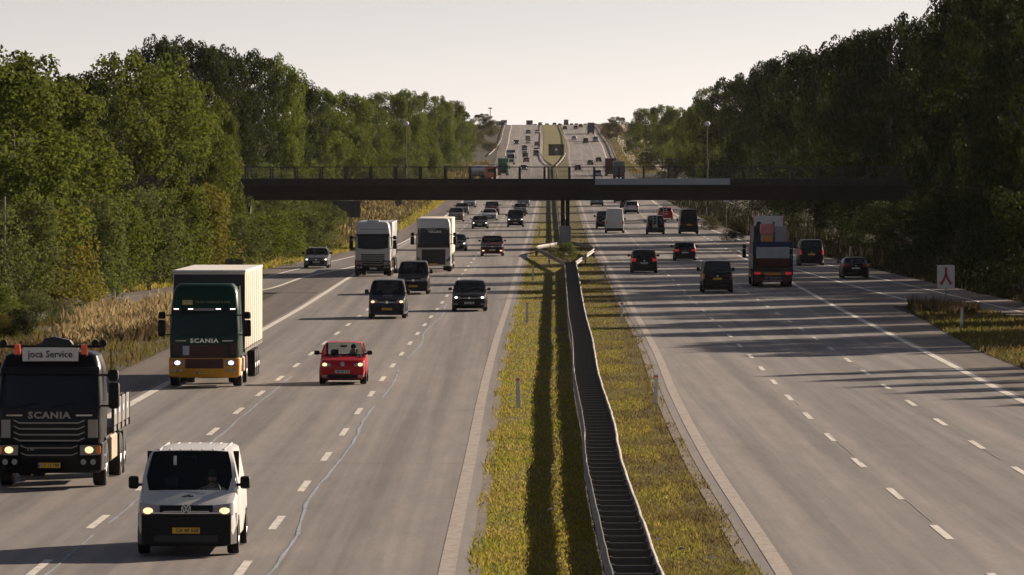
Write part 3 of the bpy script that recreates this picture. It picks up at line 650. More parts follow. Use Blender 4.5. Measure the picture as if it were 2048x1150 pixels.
blades('verge_seed_heads', 5000, along(lambda d: XL(d)-RW-14, lambda d: XL(d)-RW-5, row_d(480), 1700, 1.2), .3, .8, .10, M_REED, 38, .6, True, clump=1)
blades('verge_grass_near', 9000, along(lambda d: XL(d)-RW-9, lambda d: XL(d)-RW-2.9, 60, row_d(800), 1.5), .1, .4, .06, M_VERGE, 37, .6)
blades('verge_grass_right', 22000, along(lambda d: NR(d)+2.3, lambda d: NR(d)+8, row_d(650), 1100, 1.3), .15, .5, .09, M_SHADEWEED, 41, .5)
blades('verge_growth_right', 14000, along(lambda d: NR(d)+3.5, lambda d: NR(d)+10, row_d(650), 1300, 1.3), .4, 1.2, .11, M_SHADEWEED, 42, .5, clump=.8)
strip('far_verge_path', lambda d: XR(d)+RW+6, lambda d: XR(d)+RW+9, 1500, 2500, .0, M_CONC)
strip('far_side_track', lambda d: XR(d)+RW+11.5, lambda d: XR(d)+RW+17, 1500, 2500, .0, pbr('ballast', (.25, .18, .14), .9, var=.2))
blades('far_verge_dry', 9000, along(lambda d: XR(d)+RW+3.3, lambda d: XR(d)+RW+11, 1450, 2500, .5), .2, .6, .2, M_DRYGRASS, 43, .5)
# ------------------------------------------------------------------ trees and bushes
def leaf_cloud(lobes, per, size, seed, squash=.9):
    r = np.random.default_rng(seed); C = []; N = []
    for (x, y, z, rad) in lobes:
        n = int(per*rad*rad); v = r.normal(size=(n, 3)); v /= np.linalg.norm(v, axis=1)[:, None]
        q = rad*(.62+.42*r.random(n)**.6)[:, None]*(1+.10*np.sin(v[:, :1]*9+x)*np.sin(v[:, 1:2]*8+y)*np.sin(v[:, 2:3]*7+z)); C.append(np.array([x, y, z])+v*q*[1, 1, squash]); N.append(v)
    C = np.concatenate(C); N = np.concatenate(N); n = len(C)
    N = N+r.normal(size=(n, 3))*.75+[0, 0, .25]; N /= np.linalg.norm(N, axis=1)[:, None]
    T = np.cross(N, r.normal(size=(n, 3))); T /= np.linalg.norm(T, axis=1)[:, None]; B = np.cross(N, T)
    s = size*r.uniform(.55, 1.25, n)[:, None]
    V = np.stack([C-T*s*.5, C-B*s*.32+N*s*.06, C+T*s*.55, C+B*s*.32+N*s*.06], 1).reshape(-1, 3)
    return V, np.arange(n*4).reshape(-1, 4)
def crown_mesh(kind, seed):
    r = random.Random(seed); lobes = []
    if kind == 'tree':          # 16 m tree, crown from 2.5 m to 16 m
        H, R = 16.0, 5.0
        for k in range(50):
            t = r.random(); z = 2.2+t*11.8; env = R*math.sqrt(max(.12, 1-abs((t-.45)/.62)**2.6))
            a = r.uniform(0, 6.283); q = env*math.sqrt(r.uniform(.15, 1)); lobes.append((q*math.cos(a), q*math.sin(a), z, r.uniform(.9, 1.8)))
        for k in range(26): a = r.uniform(0, 6.283); q = R*.8*math.sqrt(r.random()); lobes.append((q*math.cos(a), q*math.sin(a), 14.6-2.2*(q/R)**2+r.uniform(-.3, .9), r.uniform(.4, .8)))
        return leaf_cloud(lobes, 235, .285, seed, .9)
    if kind == 'broad':         # open broad tree on visible limbs, crown from 6 m
        for k in range(52):
            t = r.random(); z = 7.6+t*6.8; env = 6.0*math.sin(math.pi*min(1, .2+.8*t))**.55
            a = r.uniform(0, 6.283); q = env*math.sqrt(r.uniform(.2, 1)); lobes.append((q*math.cos(a), q*math.sin(a), z, r.uniform(.8, 1.5)))
        for k in range(12): a = r.uniform(0, 6.283); q = 3*math.sqrt(r.random()); lobes.append((q*math.cos(a), q*math.sin(a), 14.2+r.uniform(0, 1.5), r.uniform(.4, .75)))
        return leaf_cloud(lobes, 180, .28, seed, .95)
    if kind == 'bush':          # 6 m wide, 6 m high shrub reaching the ground
        for k in range(30):
            t = r.random()**.9; z = .5+t*4.4; env = 2.9*math.sqrt(max(.05, 1-(z/5.6)**2)); a = r.uniform(0, 6.283); q = env*math.sqrt(r.random())
            lobes.append((q*math.cos(a), q*math.sin(a), z, r.uniform(.6, 1.15)))
        for k in range(14): a = r.uniform(0, 6.283); q = 2*math.sqrt(r.random()); lobes.append((q*math.cos(a), q*math.sin(a), 4.9+r.uniform(0, .9), r.uniform(.25, .5)))
        return leaf_cloud(lobes, 330, .20, seed, 1.15)
def limb_mesh(kind, seed, mat):
    r = random.Random(seed); m = MB(); H = dict(tree=13.5, broad=12.5, bush=4.2)[kind]; R = dict(tree=.24, broad=.26, bush=.06)[kind]
    n = 3 if kind == 'bush' else (2 if kind == 'broad' else 1)
    for q in range(n):
        lean = 0 if n == 1 else r.uniform(.12, .3); aa = r.uniform(0, 6.283) if q == 0 or n > 2 else aa+math.pi*.9
        P = [(0+lean*z*math.cos(aa)+r.uniform(-.12, .12), lean*z*math.sin(aa)+r.uniform(-.12, .12), z) for z in np.linspace(-.5, H, 7)]; P[0] = (0, 0, -.5)
        rr = [R*(1-.13*i) for i in range(7)]; m.tube(P, rr, 8)
        for k in range(9 if kind != 'bush' else 3):
            b = Vector(P[r.randint(1, 5)]); a = r.uniform(0, 6.283); L = r.uniform(.25, .42)*H*(.75 if kind == 'tree' else 1)
            e = b+Vector((math.cos(a)*L*.75, math.sin(a)*L*.75, L*.7)); mid = (b+e)/2+Vector((0, 0, -.12*L)); m.tube([b, mid, e], [R*.42, R*.3, R*.1], 5)
    return m.mesh('trunk', mat)
CR = {}
for kind, nv in (('tree', 4), ('broad', 2), ('bush', 4)):
    CR[kind] = []
    for i in range(nv):
        V, Q = crown_mesh(kind, 100*nv+i*17+len(kind)); CR[kind].append((np_mesh(kind+'_crown', V, Q, M_LEAF), limb_mesh(kind, 7+i*5, M_BARK)))
NAT = dict(tree=16.0, broad=16.0, bush=6.0); NW = dict(tree=11.4, broad=13.5, bush=6.6); ti = [0]
def plant(name, px, d, top, kind, mat, label, cat, group=None, width=None, h=None, bark=None, x=None, base=None):
    x = atd(px, d) if x is None else x; z = float(zs(d))-.1 if base is None else base
    h = ztop(top, d)-z if h is None else h; s = h/NAT[kind]; ti[0] += 1; v = CR[kind][ti[0] % len(CR[kind])]
    w = s if width is None else width/NW[kind]
    t = tag(empty(name, (x, d, z), (0, 0, ti[0]*2.39)), label, cat, group); t.scale = (w, w, s)
    link('crown', v[0], t, mat); link('trunk', v[1], t, bark or M_BARK); return t
ORD = 'first second third fourth fifth sixth seventh eighth ninth tenth eleventh twelfth thirteenth fourteenth fifteenth sixteenth seventeenth eighteenth nineteenth twentieth'.split()
def nth(i): return ORD[i] if i < 20 else 'twenty-'+ORD[i-20]
# left tree line from the picture's edge to the far end
LT = [(-40, 318, 112, 'tree', M_LEAF, 9), (25, 335, 90, 'tree', M_LEAF, 9), (90, 352, 150, 'tree', M_LEAF, 8), (150, 385, 138, 'tree', M_LEAFD, 7),
      (235, 415, 102, 'broad', M_LEAF, 10), (312, 440, 112, 'broad', M_LEAF, 8.5), (385, 470, 150, 'tree', M_LEAF, 6), (432, 505, 205, 'tree', M_LEAF, 4), (110, 420, 170, 'tree', M_LEAFD, 8),
      (315, 600, 62, 'tree', M_LEAFD, 7), (375, 625, 66, 'tree', M_LEAFD, 8), (440, 640, 82, 'tree', M_LEAFD, 8), (500, 660, 92, 'tree', M_LEAFD, 7), (548, 690, 105, 'tree', M_LEAF, 7), (592, 740, 152, 'tree', M_LEAFD, 6),
      (640, 860, 170, 'tree', M_LEAF, 8), (690, 920, 178, 'tree', M_LEAF, 8), (735, 990, 192, 'tree', M_LEAF, 7), (772, 1080, 180, 'tree', M_LEAF, 8), (812, 1160, 174, 'tree', M_LEAF, 8), (848, 1270, 180, 'tree', M_LEAF, 8),
      (880, 1370, 190, 'tree', M_LEAF, 7), (904, 1480, 198, 'tree', M_LEAF, 7), (922, 1590, 216, 'tree', M_LEAF, 6), (936, 1700, 240, 'tree', M_LEAF, 5)]
for i, (px, d, top, k, m, w) in enumerate(sorted(LT, key=lambda q: q[0])):
    what = {'broad': 'broad tree with forked limbs', 'tree': ('dark' if m is M_LEAFD else 'yellow-green')+' leafy tree'}[k]
    plant('roadside_tree', px, d, top, k, m, '%s, %s from the left in the left tree line' % (what, nth(i)), 'tree', 'trees of the left roadside line', w*1.3)
# filler trunks of the left belt standing behind the line
for i, (px, d, top) in enumerate([(60, 420, 190), (200, 520, 180), (285, 540, 170), (400, 720, 150), (470, 760, 160), (620, 900, 215), (665, 1000, 215), (720, 1100, 220), (800, 1300, 215), (860, 1450, 225)]):
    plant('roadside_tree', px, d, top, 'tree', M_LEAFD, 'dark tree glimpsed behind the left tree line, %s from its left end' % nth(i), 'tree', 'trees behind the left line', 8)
plant('distant_tree', 966, 2080, 226, 'tree', M_LEAFB, 'hazy round brown-green tree at the far end of the left verge', 'tree', width=10)
plant('distant_tree', 985, 2180, 243, 'bush', M_LEAFB, 'low hazy tree right of the distant round tree', 'tree', width=8)
plant('distant_tree', 958, 1950, 262, 'bush', M_LEAFB, 'dull hazy shrub below the distant round tree', 'tree', width=8)
plant('distant_tree', 979, 1900, 285, 'bush', M_LEAFB, 'brown hazy shrub beside the curved pale guard rail', 'shrub', width=7)
plant('distant_tree', 1233, 2050, 232, 'tree', M_LEAFB, 'small hazy tree left of the right tree line at the hill top', 'tree', width=9.5)
plant('distant_tree', 1212, 2150, 246, 'bush', M_LEAFB, 'tiny hazy shrub at the crest right of the tall lorry', 'shrub', width=6)
# right tree line
RT = [(1272, 1750, 240, 6), (1292, 1650, 214, 8), (1325, 1520, 206, 8), (1352, 1420, 210, 8), (1380, 1300, 214, 7), (1402, 1150, 200, 7), (1425, 1020, 168, 8), (1462, 930, 146, 8.5), (1505, 860, 140, 8.5),
      (1545, 800, 116, 8), (1588, 730, 96, 8.5), (1630, 670, 86, 8.5), (1678, 620, 70, 8.5), (1725, 575, 52, 8.5), (1778, 545, 40, 8), (1835, 550, 10, 8), (1925, 470, -25, 6), (1950, 440, -45, 9), (2015, 412, -55, 9), (2080, 390, -40, 9)]
for i, (px, d, top, w) in enumerate(RT):
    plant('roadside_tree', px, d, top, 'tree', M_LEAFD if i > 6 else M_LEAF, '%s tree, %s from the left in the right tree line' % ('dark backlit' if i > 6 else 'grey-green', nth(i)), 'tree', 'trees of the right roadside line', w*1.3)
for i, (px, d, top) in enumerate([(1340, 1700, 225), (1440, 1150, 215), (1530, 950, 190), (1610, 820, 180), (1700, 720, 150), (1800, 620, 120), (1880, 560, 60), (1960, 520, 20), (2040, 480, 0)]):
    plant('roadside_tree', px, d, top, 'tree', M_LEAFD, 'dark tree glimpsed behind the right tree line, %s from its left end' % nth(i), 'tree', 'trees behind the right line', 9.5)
# roadside trees right of the picture whose shade falls across the carriageways
for i, (x, d, h, w) in enumerate([(44+(k*7%4), 280+k*13.5, 19+(k*5%4), 9.5) for k in range(17)]+[(34+k*.4, 239-k*6.5, 13.2-k*.45, 3.2) for k in range(6)]+[(33, 372, 17, 9), (34, 350, 14.5, 8), (33, 332, 16, 8), (34, 312, 14, 8), (33, 294, 14, 8), (33, 276, 13.5, 7.5), (33.5, 262, 12.5, 7)]):
    plant('roadside_tree', None, d, None, 'tree', M_LEAFD, 'tree standing just right of the view whose shade streaks the carriageway', 'tree', 'trees just right of the view', w, h=h, x=x)
# shrub belts
LB = []
for k in range(30):
    px = [-30, 40, 105, 170, 235, 300, 350, 395, 455, 30, 110, 200, 290, 350, 392, 515, 560, 600, 640, 470, 545, 590, 650, 540, 620, 745, 790, 830, 868, 905][k]
    d = [300, 312, 322, 332, 345, 360, 375, 395, 415, 335, 350, 365, 385, 405, 430, 440, 465, 490, 530, 560, 580, 600, 640, 620, 700, 900, 1000, 1130, 1280, 1450][k]
    hh = [5.8, 6.2, 5.6, 6.3, 5.8, 6.4, 6.5, 6.4, 4.2, 6.4, 6.2, 6, 5.9, 5.9, 5.6, 4.1, 4.0, 3.9, 4.0, 7, 7, 6.5, 6, 7.5, 7, 5, 5, 5, 5, 5][k]
    LB.append((px, d, hh))
for i, (px, d, hh) in enumerate(sorted(LB)):
    m = M_LEAFY if i in (3, 13) else (M_LEAFS if i % 3 != 1 else M_LEAF)
    plant('roadside_shrub', px, d, None, 'bush', m, '%s shrub, %s from the left in the left shrub belt' % ({M_LEAFY: 'yellowing', M_LEAFS: 'silvery grey-green', M_LEAF: 'mid green'}[m], nth(i)), 'shrub', 'shrubs of the left belt', 6.4 if d < 700 else 9, h=hh)
for i, (px, d, hh) in enumerate([(1300, 1500, 5), (1350, 1300, 5), (1400, 1100, 5), (1460, 900, 5), (1510, 780, 5), (1560, 690, 5.5), (1610, 620, 6), (1665, 570, 6), (1720, 530, 6), (1765, 490, 4.3), (1820, 455, 4.4), (1870, 425, 4.6), (1925, 398, 6.5), (1985, 372, 6.5), (2045, 352, 6.5), (1790, 540, 8), (1885, 506, 8.5), (1920, 460, 8), (2000, 430, 8)]):
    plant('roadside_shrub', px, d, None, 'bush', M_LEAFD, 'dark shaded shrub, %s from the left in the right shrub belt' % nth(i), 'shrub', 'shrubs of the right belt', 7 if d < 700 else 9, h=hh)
for px, d, hh, m, lab in ((38, 262, 1.5, M_LEAFD, 'low dark bush on the grass behind the black lorry'), (-10, 280, 2.2, M_LEAF, 'green bush at the left picture edge above the black lorry'),
                       (70, 286, 1.7, M_LEAFS, 'grey-green bush between the dark low bush and the golden reeds'), (125, 292, 1.2, M_LEAFB, 'brownish bush at the left end of the golden reeds'), (8, 262, 1.3, M_LEAFY, 'yellowing bush above the left corner of the black lorry'), (1131, row_d(520), 1.5, M_LEAFS, 'grey-green bush growing inside the guard rail loop at the pier'),
                       (1106, row_d(516), .9, M_LEAFB, 'small reddish bush inside the guard rail loop left of the pier'), (1420, 640, 1.6, M_LEAFB, 'dry brown bush on the right verge under the footbridge'), (1470, 560, 2.0, M_LEAFB, 'rusty brown bush behind the red and blue tail-lift lorry'),
                       (470, 507, 5.2, M_LEAFS, 'silvery bush hiding the left foot of the footbridge'), (436, 506, 5.5, M_LEAF, 'green bush overlapping the left end of the footbridge'), (480, 440, 1.3, M_LEAFY, 'small orange autumn bush beside the dark sign panels')):
    plant('low_bush', px, d, None, 'bush', m, lab, 'bush', None, hh*1.5 if hh < 4 else 5, h=hh)
for px, y, mt, lab in ((1318, 1087, M_WHITEP, 'white scrap of litter on the grass right of the guard rail'), (1364, 1107, M_BLUE, 'small blue scrap of litter on the grass right of the guard rail'),
                       (1421, 1124, M_WHITEP, 'pale flattened scrap of litter near the bottom right of the median grass'), (1103, 1026, M_WHITEP, 'pale scrap of litter in the guard rail shadow left of the rail')):
    x, d, z = at(px, y); o = MB().add([(-.08, -.05, .07), (.07, -.06, .10), (.09, .05, .08), (-.02, .03, .12), (-.09, .06, .07)], [(0, 1, 3), (1, 2, 3), (3, 4, 0)]).obj('litter', mt); o.location = (x, d, z); tag(o, lab, 'litter')
# low hedge line seen along the crest
hb = np.random.default_rng(5); lob = [(float(x), float(hb.uniform(-6, 6)), float(hb.uniform(.2, 1.6)), float(hb.uniform(.7, 1.3))) for x in np.arange(-40, 130, 1.0)]
V, Q = leaf_cloud(lob, 40, .5, 5); o = link('far_hedge', np_mesh('far_hedge', V, Q, M_LEAFB)); o.location = (0, 3080, float(zs(3080))+.2); tag(o, 'low dark hedge line on the crest of the hill', 'hedge', kind='stuff')
# ------------------------------------------------------------------ vehicle materials
def carpaint(name, col, metal=.0, rough=.28): return pbr(name, col, rough, metal, .12, coat=.12, var=.02, dirt=.10, dirtcol=tuple(x*.6+.015 for x in col))
P_WHITE = carpaint('white_paint', (.56, .56, .55)); P_BLACK = carpaint('black_paint', (.006, .0065, .008)); P_NAVY = carpaint('dark_blue_paint', (.006, .009, .018))
P_RED = carpaint('red_paint', (.42, .012, .022)); P_DRED = carpaint('dark_red_paint', (.055, .006, .009)); P_GREY = carpaint('grey_paint', (.10, .105, .115), .3)
P_SILVER = carpaint('silver_paint', (.42, .43, .45), .5); P_DGREY = carpaint('dark_grey_paint', (.016, .017, .020), .2); P_GREEN = carpaint('green_paint', (.004, .034, .022))
P_BROWN = carpaint('brown_grey_paint', (.13, .115, .10), .2); P_LBLUE = carpaint('pale_blue_grey_paint', (.24, .28, .33), .3); P_MGREEN = carpaint('mid_green_paint', (.03, .16, .06))
M_TYRE = pbr('tyre_rubber', (.010, .010, .010), .85, var=.2); M_RIM = pbr('wheel_rim', (.30, .30, .31), .4, metal=.7, var=.1); M_RIMD = pbr('dark_wheel_rim', (.06, .06, .06), .5, metal=.5)
M_TRIM = pbr('black_plastic_trim', (.008, .008, .009), .6, spec=.25, var=.15); M_SEAT = pbr('dark_seat_fabric', (.03, .03, .032), .9); M_CHROME = pbr('chrome', (.55, .55, .56), .2, metal=1)
M_PLATEW = pbr('white_plate', (.50, .50, .47), .5); M_PLATEY = pbr('yellow_plate', (.72, .42, .02), .5)
M_LAMP = pbr('headlamp_reflector', (.22, .22, .23), .25, metal=.5); M_LON = pbr('lit_headlamp', (.9, .8, .6), .3, emit=(1.0, .58, .28), estr=.85); M_LONW = pbr('lit_lamp_white', (.9, .9, .85), .3, emit=(1, .92, .8), estr=1.0)
M_TAIL = pbr('tail_lamp', (.45, .012, .018), .25, coat=.5); M_TAILON = pbr('lit_tail_lamp', (.6, .02, .02), .3, emit=(1, .04, .03), estr=.10); M_AMBER = pbr('amber_lamp', (.75, .22, .02), .3)
M_SKIN = pbr('skin', (.42, .26, .19), .6); M_HAIR = pbr('hair', (.06, .04, .025), .8); M_HIVIS = pbr('hi_vis_cloth', (.20, .62, .10), .8, emit=None); M_CLOTH = pbr('dark_cloth', (.05, .055, .07), .9); M_CLOTHW = pbr('pale_cloth', (.55, .56, .56), .9)
def glassm(name, tint, tr):
    m, nt, out = newmat(name); g = nd(nt, 'ShaderNodeBsdfGlossy', Roughness=.03); g.inputs[0].default_value = (.36, .42, .50, 1)
    t = nd(nt, 'ShaderNodeBsdfTransparent'); t.inputs[0].default_value = (*tint, 1); b = nd(nt, 'ShaderNodeBsdfDiffuse'); b.inputs[0].default_value = (.008, .01, .011, 1)
    mx0 = nd(nt, 'ShaderNodeMixShader', Fac=tr); nt.links.new(b.outputs[0], mx0.inputs[1]); nt.links.new(t.outputs[0], mx0.inputs[2])
    lw = nd(nt, 'ShaderNodeLayerWeight', Blend=.5); pw = nd(nt, 'ShaderNodeMath'); pw.operation = 'POWER'; nt.links.new(lw.outputs['Facing'], pw.inputs[0]); pw.inputs[1].default_value = 4.0
    fr = nd(nt, 'ShaderNodeMath'); fr.operation = 'MULTIPLY_ADD'; nt.links.new(pw.outputs[0], fr.inputs[0]); fr.inputs[1].default_value = .85; fr.inputs[2].default_value = .05; mx = nd(nt, 'ShaderNodeMixShader'); nt.links.new(fr.outputs[0], mx.inputs[0]); nt.links.new(mx0.outputs[0], mx.inputs[1]); nt.links.new(g.outputs[0], mx.inputs[2])
    nt.links.new(mx.outputs[0], out.inputs[0]); return m
G_CLEAR = glassm('car_glass', (.80, .86, .84), .85); G_DARK = glassm('tinted_glass', (.30, .34, .36), .45)
# ------------------------------------------------------------------ car bodies
# W width, H roof height, L length; y of cowl, roof front, roof rear, tail window foot (fractions of L); z heights
CAR = {
 'mini':  dict(L=3.55, W=1.64, H=1.48, nose=.86, cowl=(.20, .98), rf=.40, rr=.86, rb=(.975, .98), tail=.92, zb=.20, rw=.80, wb=(.60, 3.02), wr=.29),
 'hatch': dict(L=4.20, W=1.78, H=1.46, nose=.82, cowl=(.25, .98), rf=.43, rr=.86, rb=(.97, 1.00), tail=.94, zb=.20, rw=.78, wb=(.85, 3.45), wr=.31),
 'mpv':   dict(L=4.60, W=1.85, H=1.66, nose=.90, cowl=(.19, 1.06), rf=.38, rr=.90, rb=(.98, 1.08), tail=1.00, zb=.20, rw=.80, wb=(.90, 3.70), wr=.33),
 'sedan': dict(L=4.70, W=1.82, H=1.43, nose=.78, cowl=(.28, .96), rf=.44, rr=.70, rb=(.86, 1.02), tail=1.00, zb=.19, rw=.74, wb=(.90, 3.70), wr=.32),
 'wagon': dict(L=4.75, W=1.83, H=1.49, nose=.80, cowl=(.27, .98), rf=.43, rr=.88, rb=(.975, 1.02), tail=.96, zb=.19, rw=.76, wb=(.90, 3.70), wr=.33),
 'suv':   dict(L=4.60, W=1.88, H=1.68, nose=.98, cowl=(.26, 1.14), rf=.42, rr=.88, rb=(.97, 1.14), tail=1.06, zb=.26, rw=.80, wb=(.90, 3.65), wr=.36),
 'van':   dict(L=5.10, W=1.90, H=1.97, nose=1.02, cowl=(.15, 1.22), rf=.31, rr=.965, rb=(.985, 1.15), tail=1.08, zb=.24, rw=.81, wb=(.92, 4.00), wr=.34),
 'tallvan': dict(L=5.90, W=2.0, H=2.62, nose=1.08, cowl=(.13, 1.32), rf=.30, rr=.975, rb=(.99, 1.25), tail=1.18, zb=.28, rw=.80, wb=(1.0, 4.65), wr=.36),
}
class Shell:
    def __init__(s, sp):
        s.sp = sp; s.L = sp['L']; s.hw = sp['W']/2
        L = s.L; c, cz = sp['cowl']; b, bz = sp['rb']; H = sp['H']
        s.prof = [(0, sp['nose']-.14), (.012*L, sp['nose']-.05), (.035*L, sp['nose']), (c*L, cz), (sp['rf']*L, H-.03), ((sp['rf']*.6+sp['rr']*.4)*L, H), (sp['rr']*L, H-.03), (b*L, bz), (L-.06, sp['tail']+ (0 if b > .9 else 0)), (L, sp['tail']-.12)]
        s.wf = [(0, .80), (.012*L, .90), (.035*L, .95), (.09*L, .99), (.2*L, 1.0), (.8*L, 1.0), (.94*L, .975), (L-.05, .93), (L, .84)]
    def w(s, y): return s.hw*float(np.interp(y, [p[0] for p in s.wf], [p[1] for p in s.wf]))
    def top(s, y): return float(np.interp(y, [p[0] for p in s.prof], [p[1] for p in s.prof]))
    def front_y(s, x):
        f = [(w*s.hw, y) for y, w in s.wf if y < .3*s.L]; return float(np.interp(abs(x), [q[0] for q in f], [q[1] for q in f]))
    def rear_y(s, x):
        f = [(w*s.hw, y) for y, w in s.wf if y > .7*s.L][::-1]; return float(np.interp(abs(x), [q[0] for q in f], [q[1] for q in f]))
    def ring(s, y):
        sp = s.sp; w = s.w(y); zt = s.top(y); c, cz = sp['cowl']; b, bz = sp['rb']; t = y/s.L
        belt = cz+(bz-cz)*min(1, max(0, (t-c)/(b-c))) if c < t < b else 1e9
        zb = sp['zb']+(.08 if t < .01 or t > .99 else 0)
        if belt < zt-.02:
            k = min(1, (zt-belt)/(sp['H']-belt)); ro = 1-(1-sp['rw'])*k; be = belt
            top = [(w*.965, be), (w*(.93*(1-k)+ro*k), zt-.07*k), (w*(.86*(1-k)+(ro-.07)*k), zt-.022*k-.004), (w*.45, zt-.004), (0, zt)]
        else:
            be = zt-.045; top = [(w*.95, be), (w*.88, zt-.018), (w*.80, zt-.010), (w*.42, zt-.002), (0, zt)]
        low = [(0, zb), (w*.86, zb), (w*.96, zb+.07), (w*1.0, zb+.42*(be-zb)), (w*.985, be-.07)]
        return low+top
    def build(s):
        sp = s.sp; L = s.L; c, b = sp['cowl'][0], sp['rb'][0]
        ys = sorted(set([0, .012*L, .035*L, .09*L, c*L, sp['rf']*L, (sp['rf']*.6+sp['rr']*.4)*L, sp['rr']*L, b*L, L-.06, L, (c+.35*(sp['rf']-c))*L, (c+.7*(sp['rf']-c))*L, (sp['rf']+.02)*L, (sp['rr']-.02)*L, sp['rf']*L*.5+sp['rr']*L*.5]))
        ys = [y for i, y in enumerate(ys) if i == 0 or y-ys[i-1] > .01]
        R = [s.ring(y) for y in ys]; n = 10
        V = []
        for y, r in zip(ys, R):
            V += [(x, y, z) for x, z in r]+[(-x, y, z) for x, z in r[1:-1]][::-1]
        m = 2*n-2
        groups = {k: [] for k in ('body', 'windscreen', 'rear_window', 'side_window_l', 'side_window_r')}
        for i in range(len(ys)-1):
            ym = (ys[i]+ys[i+1])/2/L
            for j in range(m):
                f = (i*m+j, (i+1)*m+j, (i+1)*m+(j+1) % m, i*m+(j+1) % m)
                jj = j if j < n-1 else m-1-j        # column index on the right half
                g = 'body'
                if c < ym < sp['rf'] and jj >= 7: g = 'windscreen'
                elif sp['rr'] < ym < b and jj >= 7: g = 'rear_window'
                elif jj == 5 and c+.30*(sp['rf']-c) < ym < sp.get('sw', sp['rr']+.3*(b-sp['rr'])) and not (sp['rf'] < ym < sp['rf']+.02): g = 'side_window_r' if j < n-1 else 'side_window_l'
                groups[g].append(f)
        groups['body'].append(tuple(range(m))); groups['body'].append(tuple(range((len(ys)-1)*m, len(ys)*m))[::-1])
        out = {}
        for g, fs in groups.items():
            if not fs: continue
            used = sorted({v for f in fs for v in f}); mp = {v: k for k, v in enumerate(used)}
            mb = MB(); mb.v = [V[v] for v in used]; mb.f = [tuple(mp[v] for v in f)[::-1] for f in fs]; out[g] = mb.mesh(g, None, 32)
        return out
    def panel(s, x0, x1, z0, z1, off=.012, rear=False, n=7, th=.02):
        """slab hugging the rounded front or rear; z0/z1 numbers or (inner, outer) pairs"""
        mb = MB(); V = []
        for i in range(n):
            t = i/(n-1); x = x0+(x1-x0)*t
            y = (s.rear_y(x)+off) if rear else (s.front_y(x)-off)
            a = z0 if not hasattr(z0, '__len__') else z0[0]+(z0[1]-z0[0])*t; b_ = z1 if not hasattr(z1, '__len__') else z1[0]+(z1[1]-z1[0])*t
            d = th*(-1 if rear else 1)
            # follow the lean of the nose above the bumper
            lean = lambda z: max(0, (z-(s.sp['nose']-.14)))*.35 if not rear else 0
            V += [(x, y+lean(a), a), (x, y+lean(b_), b_), (x, y+d+lean(a), a), (x, y+d+lean(b_), b_)]
        fs = []
        for i in range(n-1):
            k = i*4; fs += [(k, k+1, k+5, k+4), (k+2, k+6, k+7, k+3), (k+1, k+3, k+7, k+5), (k, k+4, k+6, k+2)]
        e = (n-1)*4; fs += [(0, 2, 3, 1), (e, e+1, e+3, e+2)]
        return mb.add(V, fs)
def wheel_meshes(r, w):
    t = MB(); n = 22; prof = [(r*.62, -w/2), (r*.93, -w/2), (r, -w/2+.03), (r, w/2-.03), (r*.93, w/2), (r*.62, w/2)]
    V = [(x, q*math.cos(a), q*math.sin(a)) for a in [2*math.pi*i/n for i in range(n)] for q, x in prof]; p = len(prof)
    t.add(V, [(i*p+j, i*p+(j+1) % p, ((i+1) % n)*p+(j+1) % p, ((i+1) % n)*p+j) for i in range(n) for j in range(p)])
    rim = MB().cyl((0, 0, 0), r*.62, w*.7, 'x', n); rim.cyl((0, 0, 0), r*.16, w*.86, 'x', 10)
    for k in range(5):
        a = 2*math.pi*k/5; rim.tube([(w*.37, 0, 0), (w*.39, r*.6*math.cos(a), r*.6*math.sin(a))], [r*.09, r*.07], 4); rim.tube([(-w*.37, 0, 0), (-w*.39, r*.6*math.cos(a), r*.6*math.sin(a))], [r*.09, r*.07], 4)
    return t.mesh('tyre', M_TYRE, 40), rim.mesh('rim', M_RIM, 40)
CARC = {}
